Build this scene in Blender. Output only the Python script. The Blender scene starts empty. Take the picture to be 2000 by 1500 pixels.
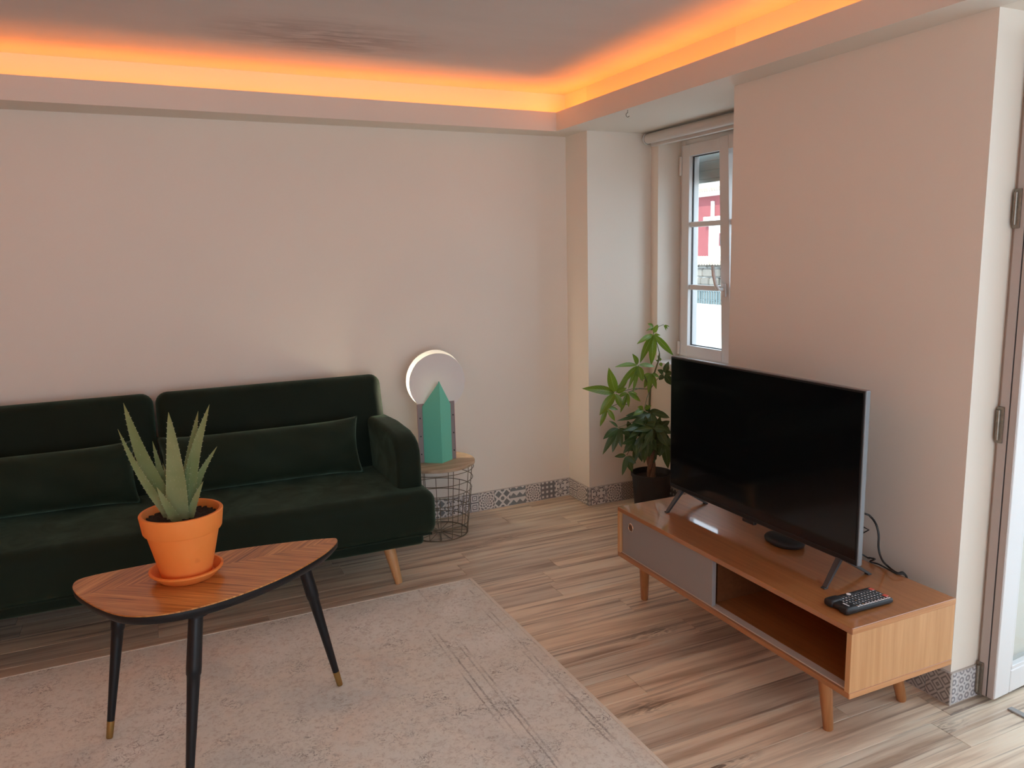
import bpy, bmesh, math, random
from mathutils import Vector, Matrix
random.seed(7)
scene = bpy.context.scene
COL = scene.collection
PI = math.pi

# ------------------------------------------------------------------ camera, sky, sun, exposure
CAM_POS = Vector((-2.1279, -3.9081, 1.41)); FPX = 1529.91
YAW, PITCH, ROLL = 0.425732, -0.165647, -0.0240744
def cam_axes():
    f = Vector((math.sin(YAW)*math.cos(PITCH), math.cos(YAW)*math.cos(PITCH), math.sin(PITCH)))
    r = Vector((math.cos(YAW), -math.sin(YAW), 0)); u = r.cross(f)
    c, s = math.cos(ROLL), math.sin(ROLL)
    return c*r + s*u, -s*r + c*u, f
RIGHT, UP, FWD = cam_axes()
cd = bpy.data.cameras.new('camera'); cam = bpy.data.objects.new('camera', cd); COL.objects.link(cam)
m = Matrix((RIGHT, UP, -FWD)).transposed().to_4x4(); m.translation = CAM_POS
cam.matrix_world = m
cd.sensor_fit = 'HORIZONTAL'; cd.sensor_width = 36; cd.lens = FPX/2000*36
cd.clip_start = 0.02; cd.clip_end = 200
scene.camera = cam

SKY_STRENGTH = 3.5
SUN_STRENGTH = 5.0
LED_STRENGTH = 16.5
scene.view_settings.view_transform = 'Standard'
scene.view_settings.look = 'None'
scene.view_settings.gamma = 1.0
scene.view_settings.exposure = 0.22
scene.view_settings.use_curve_mapping = False
world = bpy.data.worlds.new('sky'); scene.world = world; world.use_nodes = True
bgn = world.node_tree.nodes['Background']
bgn.inputs[0].default_value = (0.71, 0.86, 1.0, 1); bgn.inputs[1].default_value = SKY_STRENGTH
sd = bpy.data.lights.new('sun', 'SUN'); sun = bpy.data.objects.new('sun', sd); COL.objects.link(sun)
sd.energy = SUN_STRENGTH; sd.angle = 0.01; sd.color = (1, 0.96, 0.88)
sun.rotation_euler = Vector((0.62, 0.18, -0.80)).to_track_quat('-Z', 'Y').to_euler()
def portal(name, loc, rot, sx, sy):
    l = bpy.data.lights.new(name, 'AREA'); o = bpy.data.objects.new(name, l); COL.objects.link(o)
    l.shape = 'RECTANGLE'; l.size = sx; l.size_y = sy; l.cycles.is_portal = True
    o.location = loc; o.rotation_euler = rot
portal('door_portal', (0.30, -3.29, 1.02), (0, PI/2, 0), 2.0, 1.70)
portal('front_portal', (-1.65, -6.08, 1.075), (-PI/2, 0, 0), 2.7, 1.85)
portal('window_portal', (0.66, -0.71, 1.40), (0, PI/2, 0), 1.16, 0.82)
scene.cycles.max_bounces = 12; scene.cycles.diffuse_bounces = 7; scene.cycles.transparent_max_bounces = 12
scene.cycles.sample_clamp_indirect = 6.0
scene.cycles.caustics_reflective = False; scene.cycles.caustics_refractive = False

def at(px, py, axis, val):
    """point where the sight line through photo pixel (px,py) meets the plane axis = val"""
    d = FWD + RIGHT*((px-1000)/FPX) - UP*((py-750)/FPX)
    t = (val - CAM_POS[axis])/d[axis]
    return CAM_POS + d*t

# ------------------------------------------------------------------ material helpers
class NT:
    def __init__(self, name):
        self.m = bpy.data.materials.new(name); self.m.use_nodes = True
        self.t = self.m.node_tree; self.t.nodes.clear()
        self.out = self.t.nodes.new('ShaderNodeOutputMaterial')
    def n(self, typ, **kw):
        nd = self.t.nodes.new(typ)
        for k, v in kw.items(): setattr(nd, k, v)
        return nd
    def put(self, sock, v):
        if isinstance(v, bpy.types.NodeSocket): self.t.links.new(v, sock)
        elif v is not None:
            if isinstance(v, (tuple, list)) and len(v) == 3 and sock.type == 'RGBA': v = (*v, 1)
            sock.default_value = v
    def math(self, op, a, b=None, c=None):
        nd = self.n('ShaderNodeMath', operation=op)
        self.put(nd.inputs[0], a)
        if b is not None: self.put(nd.inputs[1], b)
        if c is not None: self.put(nd.inputs[2], c)
        return nd.outputs[0]
    def coord(self, kind='Object'): return self.n('ShaderNodeTexCoord').outputs[kind]
    def pos(self): return self.n('ShaderNodeNewGeometry').outputs['Position']
    def rand(self): return self.n('ShaderNodeObjectInfo').outputs['Random']
    def sep(self, v):
        nd = self.n('ShaderNodeSeparateXYZ'); self.put(nd.inputs[0], v); return nd.outputs[0], nd.outputs[1], nd.outputs[2]
    def comb(self, x, y, z):
        nd = self.n('ShaderNodeCombineXYZ')
        for i, v in enumerate((x, y, z)): self.put(nd.inputs[i], v)
        return nd.outputs[0]
    def mapp(self, v, scale=(1, 1, 1), loc=(0, 0, 0), rot=(0, 0, 0)):
        nd = self.n('ShaderNodeMapping'); self.put(nd.inputs['Vector'], v)
        nd.inputs['Scale'].default_value = scale; nd.inputs['Rotation'].default_value = rot
        self.put(nd.inputs['Location'], loc)
        return nd.outputs[0]
    def noise(self, v, scale=5, detail=3, rough=0.5, dist=0.0):
        nd = self.n('ShaderNodeTexNoise'); self.put(nd.inputs['Vector'], v)
        for k, x in (('Scale', scale), ('Detail', detail), ('Roughness', rough), ('Distortion', dist)): nd.inputs[k].default_value = x
        return nd.outputs['Fac']
    def voro(self, v, scale=5, feature='F1'):
        nd = self.n('ShaderNodeTexVoronoi', feature=feature); self.put(nd.inputs['Vector'], v)
        nd.inputs['Scale'].default_value = scale
        return nd.outputs['Distance']
    def ramp(self, f, stops, interp='LINEAR'):
        nd = self.n('ShaderNodeValToRGB'); self.put(nd.inputs[0], f)
        cr = nd.color_ramp; cr.interpolation = interp
        while len(cr.elements) < len(stops): cr.elements.new(0.5)
        for e, (p, c) in zip(cr.elements, stops):
            e.position = p; e.color = (*c, 1) if isinstance(c, (tuple, list)) else (c, c, c, 1)
        return nd.outputs[0]
    def mix(self, f, a, b, blend='MIX'):
        nd = self.n('ShaderNodeMix', data_type='RGBA', blend_type=blend)
        self.put(nd.inputs[0], f); self.put(nd.inputs[6], a); self.put(nd.inputs[7], b)
        return nd.outputs[2]
    def bump(self, h, strength=0.2, dist=0.01):
        nd = self.n('ShaderNodeBump'); self.put(nd.inputs['Height'], h)
        nd.inputs['Strength'].default_value = strength; nd.inputs['Distance'].default_value = dist
        return nd.outputs[0]
    def prin(self, base=(0.8, 0.8, 0.8), rough=0.5, normal=None, **kw):
        nd = self.n('ShaderNodeBsdfPrincipled')
        self.put(nd.inputs['Base Color'], base); self.put(nd.inputs['Roughness'], rough)
        if normal is not None: self.put(nd.inputs['Normal'], normal)
        for k, v in kw.items(): self.put(nd.inputs[k.replace('_', ' ')], v)
        return nd.outputs[0]
    def done(self, shader):
        self.t.links.new(shader, self.out.inputs[0]); return self.m

def plain(name, col, rough=0.5, var=0.0, scale=30, bump=0.0, **kw):
    t = NT(name); c = t.coord()
    base = col; nrm = None
    if var or bump:
        f = t.noise(c, scale, 4, 0.55)
        if var: base = t.mix(f, tuple(x*(1-var) for x in col), tuple(min(1, x*(1+var)) for x in col))
        if bump: nrm = t.bump(f, bump, 0.004)
    return t.done(t.prin(base, rough, nrm, **kw))

def wall_mat(name, col):
    t = NT(name); p = t.pos()
    f = t.noise(p, 2.2, 3, 0.5); g = t.noise(p, 90, 3, 0.6); h = t.noise(p, 6, 2, 0.5)
    base = t.mix(f, tuple(x*0.97 for x in col), tuple(min(1, x*1.02) for x in col))
    hh = t.math('ADD', t.math('MULTIPLY', g, 0.25), h)
    return t.done(t.prin(base, 0.65, t.bump(hh, 0.10, 0.01)))

def ceiling_mat():
    t = NT('ceiling_paint'); p = t.pos()
    f = t.noise(t.mapp(p, (1.0, 2.6, 1), rot=(0, 0, 0.25)), 1.5, 4, 0.55, 0.6)
    # one streaky darker grey patch on the ceiling
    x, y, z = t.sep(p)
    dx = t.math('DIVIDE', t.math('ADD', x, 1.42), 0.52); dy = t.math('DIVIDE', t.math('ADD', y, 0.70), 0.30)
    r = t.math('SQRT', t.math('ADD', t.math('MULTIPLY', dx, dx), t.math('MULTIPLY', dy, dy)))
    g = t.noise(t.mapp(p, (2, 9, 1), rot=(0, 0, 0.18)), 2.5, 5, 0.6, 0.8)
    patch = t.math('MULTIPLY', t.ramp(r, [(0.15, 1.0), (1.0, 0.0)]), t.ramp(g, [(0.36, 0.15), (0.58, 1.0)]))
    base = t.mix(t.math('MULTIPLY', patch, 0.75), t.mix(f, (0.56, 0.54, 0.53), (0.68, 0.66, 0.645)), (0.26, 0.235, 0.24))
    return t.done(t.prin(base, 0.6, t.bump(t.noise(p, 5, 3, 0.5), 0.12, 0.02)))

def plank_mat():
    t = NT('oak_laminate'); p = t.pos(); rnd = t.rand()
    off = t.comb(t.math('MULTIPLY', rnd, 37.0), t.math('MULTIPLY', rnd, 91.0), 0.0)
    v = t.n('ShaderNodeVectorMath', operation='ADD'); t.put(v.inputs[0], p); t.put(v.inputs[1], off); v = v.outputs[0]
    big = t.noise(t.mapp(v, (0.7, 10, 1)), 2.2, 4, 0.55, 0.5)
    fine = t.noise(t.mapp(v, (2.0, 60, 1)), 2.5, 4, 0.6, 0.3)
    streak = t.noise(t.mapp(v, (0.55, 24, 1)), 2.0, 3, 0.55, 0.7)
    col = t.ramp(big, [(0.25, (0.36, 0.24, 0.165)), (0.40, (0.64, 0.485, 0.365)), (0.55, (0.85, 0.70, 0.55)), (0.74, (0.93, 0.83, 0.69))])
    col = t.mix(t.ramp(streak, [(0.32, 0.80), (0.46, 0.0)]), col, (0.27, 0.195, 0.155))
    col = t.mix(t.ramp(streak, [(0.60, 0.0), (0.75, 0.55)]), col, (0.88, 0.80, 0.70))
    col = t.mix(t.math('MULTIPLY', fine, 0.14), col, (0.38, 0.29, 0.23))
    knot = t.voro(t.mapp(v, (1.3, 4.2, 1)), 1.1)
    kn = t.noise(t.mapp(v, (5, 22, 1)), 1.6, 3, 0.5, 3.0)
    kf = t.math('MULTIPLY', t.ramp(knot, [(0.05, 0.85), (0.20, 0.0)]), t.ramp(kn, [(0.42, 1.0), (0.58, 0.0)]))
    col = t.mix(kf, col, (0.13, 0.092, 0.07))
    tone = t.ramp(rnd, [(0.0, (0.78, 0.80, 0.79)), (0.5, (0.97, 0.985, 0.95)), (1.0, (1.06, 1.03, 0.94))])
    col = t.mix(1.0, col, tone, 'MULTIPLY')
    rough = t.ramp(fine, [(0.3, 0.28), (0.7, 0.38)])
    return t.done(t.prin(col, rough, t.bump(fine, 0.08, 0.002)))

def wood_mat(name, dark, light, axis=1, rough=0.35, scale=1.0, coat=0.0, local=True):
    """straight-grained veneer, grain running along the given axis"""
    t = NT(name); c = t.coord() if local else t.pos()
    s1 = [26*scale]*3; s1[axis] = 1.1*scale
    s2 = [9*scale]*3; s2[axis] = 0.55*scale
    a = t.noise(t.mapp(c, s1), 3.0, 4, 0.6, 0.4); b = t.noise(t.mapp(c, s2), 2.0, 3, 0.5, 1.2)
    f = t.math('ADD', t.math('MULTIPLY', a, 0.55), t.math('MULTIPLY', b, 0.45))
    col = t.ramp(f, [(0.33, dark), (0.66, light)])
    return t.done(t.prin(col, rough, t.bump(a, 0.05, 0.001), Coat_Weight=coat, Coat_Roughness=0.045))

def chevron_mat():
    t = NT('chevron_walnut_veneer'); c = t.coord(); x, y, z = t.sep(c)
    ay = t.math('ABSOLUTE', y)
    f = t.math('SUBTRACT', x, t.math('MULTIPLY', ay, 1.05))
    side = t.math('GREATER_THAN', y, 0.0)
    g = t.math('ADD', t.math('MULTIPLY', x, 0.9), ay)
    v = t.comb(t.math('MULTIPLY', f, 74.0), t.math('MULTIPLY', g, 1.6), t.math('MULTIPLY', side, 3.0))
    a = t.noise(v, 1.6, 4, 0.6, 0.35)
    v2 = t.comb(t.math('MULTIPLY', f, 9.0), t.math('MULTIPLY', g, 1.2), side)
    b = t.noise(v2, 1.4, 3, 0.5, 1.6)
    q = t.math('ADD', t.math('MULTIPLY', a, 0.7), t.math('MULTIPLY', b, 0.3))
    col = t.ramp(q, [(0.34, (0.17, 0.050, 0.012)), (0.45, (0.44, 0.165, 0.040)), (0.56, (0.62, 0.275, 0.080)), (0.68, (0.78, 0.42, 0.16))])
    return t.done(t.prin(col, 0.30, t.bump(a, 0.03, 0.001), Coat_Weight=0.22, Coat_Roughness=0.10))

def rug_mat():
    t = NT('faded_rug_pile'); p = t.pos(); x, y, z = t.sep(p)
    n1 = t.noise(p, 2.3, 4, 0.55, 0.4); n2 = t.noise(p, 11, 4, 0.65, 0.6); n3 = t.noise(p, 260, 2, 0.6); n4 = t.noise(p, 120, 3, 0.75, 0.5)
    col = t.ramp(n1, [(0.32, (0.66, 0.68, 0.63)), (0.46, (0.81, 0.78, 0.68)), (0.56, (0.78, 0.78, 0.70)), (0.70, (0.88, 0.89, 0.82))])
    pinkish = t.ramp(t.noise(t.mapp(p, (1, 1, 1), loc=(4, 7, 0)), 3.1, 3, 0.6, 0.5), [(0.55, 0.0), (0.75, 0.6)])
    col = t.mix(pinkish, col, (0.82, 0.66, 0.52))
    bluish = t.ramp(t.noise(t.mapp(p, (1, 1, 1), loc=(9, 2, 0)), 2.4, 3, 0.6, 0.5), [(0.56, 0.0), (0.74, 0.5)])
    col = t.mix(bluish, col, (0.70, 0.72, 0.68))
    # worn dark traces of the old motif, in clusters
    tr = t.math('SUBTRACT', 1.0, t.math('MULTIPLY', t.math('ABSOLUTE', t.math('SUBTRACT', t.noise(p, 24, 3, 0.6, 1.4), 0.5)), 26.0))
    cl = t.math('MULTIPLY', t.ramp(t.noise(p, 7.5, 3, 0.6), [(0.50, 0.0), (0.64, 1.0)]), t.ramp(n4, [(0.40, 0.0), (0.58, 1.0)]))
    trace = t.math('MULTIPLY', t.ramp(tr, [(0.0, 0.0), (0.6, 1.0)]), cl)
    fleck = t.math('MULTIPLY', t.ramp(n4, [(0.60, 0.0), (0.70, 1.0)]), t.ramp(n2, [(0.42, 0.0), (0.60, 0.8)]))
    # border stripes along the right edge, broken by wear
    e = t.math('SUBTRACT', -0.968, x)
    wear = t.ramp(t.noise(t.mapp(p, (3.5, 1.2, 1)), 2.4, 3, 0.6), [(0.47, 0.0), (0.60, 1.0)])
    wob = t.math('MULTIPLY', t.math('SUBTRACT', t.noise(p, 30, 2, 0.5), 0.5), 0.005)
    lines = None
    for d, w in ((0.052, 0.0035), (0.072, 0.003), (0.245, 0.0035), (0.262, 0.003), (0.300, 0.0035), (0.322, 0.003)):
        l = t.math('LESS_THAN', t.math('ABSOLUTE', t.math('ADD', t.math('SUBTRACT', e, d), wob)), w)
        lines = l if lines is None else t.math('MAXIMUM', lines, l)
    lines = t.math('MULTIPLY', t.math('MULTIPLY', lines, wear), t.ramp(n4, [(0.36, 0.15), (0.55, 1.0)]))
    dark = t.math('MAXIMUM', t.math('MAXIMUM', t.math('MULTIPLY', trace, 0.9), t.math('MULTIPLY', fleck, 0.85)), t.math('MULTIPLY', lines, 0.7))
    col = t.mix(dark, col, (0.135, 0.115, 0.098))
    mot = t.noise(p, 62, 5, 0.75, 0.4)
    col = t.mix(t.ramp(mot, [(0.34, 0.60), (0.50, 0.0)]), col, (0.47, 0.40, 0.33))
    col = t.mix(t.ramp(mot, [(0.54, 0.0), (0.68, 0.45)]), col, (0.86, 0.82, 0.76))
    col = t.mix(t.math('MULTIPLY', n3, 0.14), col, (0.44, 0.385, 0.335))
    return t.done(t.prin(col, 0.95, t.bump(n3, 0.15, 0.003), Sheen_Weight=0.15))

def velvet_mat(name, k=1.0):
    t = NT(name); c = t.coord()
    f = t.noise(c, 3.0, 4, 0.6, 0.5); g = t.noise(c, 7, 3, 0.6, 1.0)
    base = t.mix(f, (0.0050*k, 0.0098*k, 0.0056*k), (0.0110*k, 0.0192*k, 0.0112*k))
    hh = t.math('ADD', f, t.math('MULTIPLY', t.noise(c, 300, 2, 0.5), 0.04))
    return t.done(t.prin(base, 0.75, t.bump(hh, 0.10, 0.02), Sheen_Weight=t.ramp(g, [(0.3, 0.20), (0.7, 0.52)]), Sheen_Tint=(0.27, 0.42, 0.31), Sheen_Roughness=0.5, Specular_IOR_Level=0.15))

def tile_mat(kind, flip=False):
    t = NT('patterned_tile_' + kind); c = t.coord(); x, y, z = t.sep(c)
    T = 0.1
    u = t.math('ADD', t.math('DIVIDE', x, T), 0.5); v = t.math('ADD', t.math('DIVIDE', z, T), 0.5)
    M = t.math
    def cell(k):
        fu = M('SUBTRACT', M('FRACT', M('MULTIPLY', u, k)), 0.5); fv = M('SUBTRACT', M('FRACT', M('MULTIPLY', v, k)), 0.5)
        return fu, fv
    def rad(a, b): return M('SQRT', M('ADD', M('MULTIPLY', a, a), M('MULTIPLY', b, b)))
    A = lambda s: M('ABSOLUTE', s)
    grey, pale = (0.17, 0.165, 0.17), (0.74, 0.71, 0.68)
    if kind == 'grid':
        fu, fv = cell(3.6); mask = M('LESS_THAN', M('MAXIMUM', A(fu), A(fv)), 0.23)
    elif kind == 'triangles':
        fu, fv = cell(2.5); mask = M('GREATER_THAN', M('ADD', A(fu), fv), 0.25); grey = (0.19, 0.215, 0.225)
    elif kind == 'petals':
        fu, fv = cell(2.0)
        d1 = A(M('SUBTRACT', M('ADD', A(fu), A(fv)), 0.5))
        q = rad(M('SUBTRACT', A(fu), 0.5), M('SUBTRACT', A(fv), 0.5))
        mask = M('MAXIMUM', M('LESS_THAN', d1, 0.09), M('LESS_THAN', A(M('SUBTRACT', q, 0.30)), 0.07)); grey = (0.17, 0.185, 0.19)
    elif kind == 'mosaic':
        fu, fv = cell(1.0); r = rad(fu, fv); th = M('ARCTAN2', fv, fu)
        s = M('MULTIPLY', M('SINE', M('MULTIPLY', r, 34.0)), M('SINE', M('MULTIPLY', th, 8.0)))
        mask = M('GREATER_THAN', s, -0.12); grey = (0.20, 0.185, 0.18); pale = (0.70, 0.65, 0.61)
    elif kind == 'squares':
        fu, fv = cell(2.0); m_ = M('MAXIMUM', A(fu), A(fv))
        mask = M('GREATER_THAN', M('FRACT', M('MULTIPLY', M('ADD', m_, 0.04), 4.3)), 0.45)
    elif kind == 'flowers':
        fu, fv = cell(1.6); r = rad(fu, fv); th = M('ARCTAN2', fv, fu)
        pet = M('ADD', 0.30, M('MULTIPLY', M('COSINE', M('MULTIPLY', th, 8.0)), 0.12))
        mask = M('GREATER_THAN', M('ABSOLUTE', M('SUBTRACT', r, pet)), 0.10)
    elif kind == 'rings':
        fu, fv = cell(3.5); r = rad(fu, fv)
        k2 = rad(M('SUBTRACT', A(fu), 0.5), M('SUBTRACT', A(fv), 0.5))
        mask = M('MINIMUM', M('GREATER_THAN', A(M('SUBTRACT', r, 0.27)), 0.105), M('GREATER_THAN', k2, 0.13)); grey = (0.25, 0.245, 0.27); pale = (0.62, 0.61, 0.62)
    else:                                           # diamonds
        fu, fv = cell(2.0); d = M('ADD', A(fu), A(fv))
        mask = M('GREATER_THAN', M('FRACT', M('MULTIPLY', M('ADD', d, 0.1), 3.2)), 0.42); grey = (0.16, 0.145, 0.135); pale = (0.42, 0.38, 0.35)
    dirt = t.noise(c, 60, 3, 0.6)
    col = t.mix(mask, grey, pale)
    col = t.mix(M('MULTIPLY', dirt, 0.18), col, (0.45, 0.42, 0.40))
    return t.done(t.prin(col, 0.35, t.bump(dirt, 0.03, 0.001)))

def glass_mat(name='window_glass', tint=(0.97, 0.985, 0.98)):
    t = NT(name)
    tr = t.n('ShaderNodeBsdfTransparent'); t.put(tr.inputs[0], tint)
    gl = t.n('ShaderNodeBsdfGlossy'); gl.inputs['Roughness'].default_value = 0.02
    lw = t.n('ShaderNodeLayerWeight'); lw.inputs['Blend'].default_value = 0.5
    f = t.math('ADD', 0.03, t.math('MULTIPLY', t.math('POWER', lw.outputs['Facing'], 5.0), 0.9))
    mx = t.n('ShaderNodeMixShader'); t.put(mx.inputs[0], f)
    t.t.links.new(tr.outputs[0], mx.inputs[1]); t.t.links.new(gl.outputs[0], mx.inputs[2])
    return t.done(mx.outputs[0])

def opal_mat():
    t = NT('opal_plastic_sheet')
    d = t.prin((0.78, 0.77, 0.76), 0.45)
    tl = t.n('ShaderNodeBsdfTranslucent'); t.put(tl.inputs[0], (0.80, 0.78, 0.75))
    mx = t.n('ShaderNodeMixShader'); mx.inputs[0].default_value = 0.09
    t.t.links.new(d, mx.inputs[1]); t.t.links.new(tl.outputs[0], mx.inputs[2])
    return t.done(mx.outputs[0])

def emit_mat(name, col, s):
    t = NT(name); e = t.n('ShaderNodeEmission'); t.put(e.inputs[0], col); e.inputs[1].default_value = s
    return t.done(e.outputs[0])

def leaf_mat(name, dark, light, vein, transl=0.35):
    t = NT(name); c = t.coord('UV'); x, y, z = t.sep(c)
    ax = t.math('ABSOLUTE', t.math('SUBTRACT', x, 0.5))
    mid = t.ramp(ax, [(0.015, 1.0), (0.05, 0.0)])
    w = t.math('FRACT', t.math('MULTIPLY', t.math('SUBTRACT', y, t.math('MULTIPLY', ax, 0.35)), 11.0))
    veins = t.ramp(w, [(0.0, 0.5), (0.16, 0.0), (0.9, 0.0), (1.0, 0.5)])
    n = t.noise(t.coord(), 22, 3, 0.6)
    rnd = t.rand()
    base = t.mix(t.math('ADD', t.math('MULTIPLY', n, 0.5), t.math('MULTIPLY', rnd, 0.5)), dark, light)
    col = t.mix(t.math('MAXIMUM', mid, veins), base, vein)
    d = t.prin(col, 0.32)
    tl = t.n('ShaderNodeBsdfTranslucent'); t.put(tl.inputs[0], t.mix(0.5, col, light))
    mx = t.n('ShaderNodeMixShader'); mx.inputs[0].default_value = transl
    t.t.links.new(d, mx.inputs[1]); t.t.links.new(tl.outputs[0], mx.inputs[2])
    return t.done(mx.outputs[0])

def aloe_mat():
    t = NT('aloe_skin'); c = t.coord('UV'); x, y, z = t.sep(c)
    n = t.noise(t.coord(), 14, 3, 0.6); s = t.voro(t.mapp(t.coord(), (1, 1, 0.5)), 130)
    col = t.mix(n, (0.15, 0.205, 0.075), (0.26, 0.315, 0.165))
    col = t.mix(t.math('MULTIPLY', t.rand(), 0.45), col, (0.10, 0.15, 0.045))
    col = t.mix(t.ramp(y, [(0.0, 0.55), (0.25, 0.0)]), col, (0.33, 0.36, 0.20))
    col = t.mix(t.ramp(y, [(0.85, 0.0), (1.0, 0.6)]), col, (0.22, 0.21, 0.07))
    col = t.mix(t.ramp(s, [(0.10, 0.35), (0.22, 0.0)]), col, (0.36, 0.39, 0.28))
    return t.done(t.prin(col, 0.38, None, Subsurface_Weight=0.08, Subsurface_Radius=(0.01, 0.015, 0.005)))

def terracotta_mat():
    t = NT('terracotta'); c = t.coord()
    n = t.noise(c, 9, 4, 0.6); g = t.noise(c, 130, 3, 0.6)
    col = t.mix(n, (0.82, 0.22, 0.030), (0.90, 0.31, 0.075))
    spot = t.ramp(t.noise(c, 16, 2, 0.5), [(0.66, 0.0), (0.74, 0.35)])
    col = t.mix(spot, col, (0.45, 0.10, 0.02))
    return t.done(t.prin(col, 0.62, t.bump(g, 0.08, 0.002)))

def stone_mat():
    t = NT('rubble_stone'); c = t.pos()
    n = t.noise(c, 3.5, 4, 0.6); r = t.rand()
    return t.done(t.prin(t.mix(t.math('ADD', t.math('MULTIPLY', n, 0.5), t.math('MULTIPLY', r, 0.5)), (0.06, 0.057, 0.05), (0.26, 0.24, 0.21)), 0.9, t.bump(n, 0.5, 0.05)))

M = {}
M['wall'] = wall_mat('wall_paint', (0.80, 0.745, 0.665))
M['wall_bounce'] = wall_mat('peach_bounce_paint', (0.86, 0.42, 0.22))  # peach tint added so the unseen left wall bounces warm light
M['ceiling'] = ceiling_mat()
M['soffit'] = wall_mat('soffit_paint', (0.73, 0.68, 0.61))
M['plank'] = plank_mat()
M['subfloor'] = plain('subfloor', (0.10, 0.08, 0.06), 0.9)
M['grout'] = plain('tile_grout', (0.50, 0.46, 0.43), 0.85, 0.06, 60)
M['led'] = emit_mat('amber_led', (1.0, 0.238, 0.030), LED_STRENGTH)
M['led_base'] = plain('led_carrier', (0.8, 0.78, 0.72), 0.5)
M['velvet'] = velvet_mat('green_velvet'); M['velvet2'] = velvet_mat('green_velvet_pillow', 1.35)
M['leg_beech'] = wood_mat('beech_leg', (0.50, 0.25, 0.10), (0.66, 0.37, 0.17), 2, 0.4)
M['chevron'] = chevron_mat()
M['black_lacquer'] = plain('black_lacquer', (0.009, 0.009, 0.011), 0.38, Specular_IOR_Level=0.3)
M['brass'] = plain('dull_brass', (0.42, 0.27, 0.10), 0.38, 0.1, 50, 0, Metallic=1.0)
M['rug'] = rug_mat()
M['binding'] = plain('rug_binding', (0.80, 0.74, 0.64), 0.9, 0.12, 200, 0.2)
M['terracotta'] = terracotta_mat()
M['soil'] = plain('potting_soil', (0.022, 0.014, 0.010), 0.95, 0.6, 120, 0.9)
M['aloe'] = aloe_mat()
M['oak_y'] = wood_mat('honey_oak_long', (0.30, 0.108, 0.030), (0.44, 0.180, 0.060), 1, 0.34, 1.0, 1.0)
M['oak_x'] = wood_mat('honey_oak_cross', (0.50, 0.25, 0.10), (0.64, 0.36, 0.17), 2, 0.4, 1.0, 0.0)
M['oak_z'] = wood_mat('honey_oak_edge', (0.46, 0.20, 0.075), (0.60, 0.31, 0.14), 0, 0.4, 1.0)
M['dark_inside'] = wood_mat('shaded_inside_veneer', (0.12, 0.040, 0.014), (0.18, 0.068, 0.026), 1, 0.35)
M['leg_stand'] = wood_mat('honey_oak_leg', (0.30, 0.115, 0.036), (0.46, 0.20, 0.075), 2, 0.35)
M['grey_panel'] = plain('grey_lacquer', (0.29, 0.275, 0.27), 0.45, 0.03, 8)
M['rail'] = plain('pale_rail', (0.55, 0.47, 0.42), 0.4)
M['chrome'] = plain('chrome', (0.62, 0.60, 0.58), 0.25, Metallic=1.0)
M['screen'] = plain('tv_glass', (0.004, 0.004, 0.005), 0.09)
M['tv_black'] = plain('tv_black_plastic', (0.012, 0.012, 0.013), 0.35)
M['tv_grey'] = plain('tv_grey_edge', (0.21, 0.22, 0.235), 0.35, Metallic=0.4)
M['matte_black'] = plain('matte_black', (0.014, 0.014, 0.016), 0.5)
M['cable'] = plain('cable_rubber', (0.010, 0.009, 0.010), 0.45)
M['key'] = plain('key_white', (0.80, 0.78, 0.80), 0.5)
M['key_red'] = plain('key_red', (0.62, 0.09, 0.06), 0.5)
M['key_orange'] = plain('key_orange', (0.55, 0.30, 0.10), 0.5)
M['mint'] = plain('mint_lacquer', (0.17, 0.62, 0.46), 0.36)
M['smoke'] = plain('smoky_acrylic', (0.30, 0.27, 0.275), 0.25)
M['pink_edge'] = plain('acrylic_edge', (0.42, 0.26, 0.27), 0.3)
M['opal'] = opal_mat()
M['bulb'] = emit_mat('warm_bulb', (1.0, 0.86, 0.62), 190)
M['table_wood'] = wood_mat('light_driftwood', (0.36, 0.24, 0.14), (0.60, 0.46, 0.32), 0, 0.5)
M['wire'] = plain('brass_wire', (0.21, 0.17, 0.12), 0.4, Metallic=0.8)
M['pot_black'] = plain('black_plastic_pot', (0.012, 0.012, 0.014), 0.55, 0.2, 30)
M['bark'] = plain('pachira_bark', (0.19, 0.115, 0.075), 0.8, 0.35, 40, 0.6)
M['stem'] = plain('green_stem', (0.105, 0.12, 0.045), 0.5, 0.2)
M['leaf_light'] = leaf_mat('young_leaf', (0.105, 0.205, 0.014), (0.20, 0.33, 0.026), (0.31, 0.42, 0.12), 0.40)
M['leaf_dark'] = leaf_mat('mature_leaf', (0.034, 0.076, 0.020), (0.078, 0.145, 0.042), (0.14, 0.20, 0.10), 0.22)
M['pvc'] = plain('white_pvc', (0.74, 0.74, 0.745), 0.32)
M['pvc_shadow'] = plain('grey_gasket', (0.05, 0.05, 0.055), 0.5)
M['door_edge'] = plain('shaded_door_edge', (0.42, 0.36, 0.33), 0.45, 0.06, 20)  # brown-grey carries the shade on the room-facing door edge and frame
M['steel'] = plain('tarnished_steel', (0.24, 0.21, 0.175), 0.42, 0.45, 90, 0, Metallic=0.85)
M['glass'] = glass_mat()
M['threshold'] = plain('grey_threshold', (0.30, 0.30, 0.29), 0.5)
M['blind'] = plain('blind_fabric', (0.62, 0.60, 0.57), 0.6, 0.03, 20)
M['slat'] = plain('shutter_slat', (0.36, 0.39, 0.37), 0.5)
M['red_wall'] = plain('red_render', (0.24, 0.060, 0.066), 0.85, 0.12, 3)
M['white_render'] = plain('white_render', (0.80, 0.79, 0.76), 0.8, 0.04, 3)
M['blocker_render'] = plain('sky_blocker_render', (0.42, 0.42, 0.43), 0.85, 0.06, 3)
M['clay_tile'] = plain('old_clay_tile', (0.42, 0.35, 0.28), 0.9, 0.35, 5)
M['stone'] = stone_mat()
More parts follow.
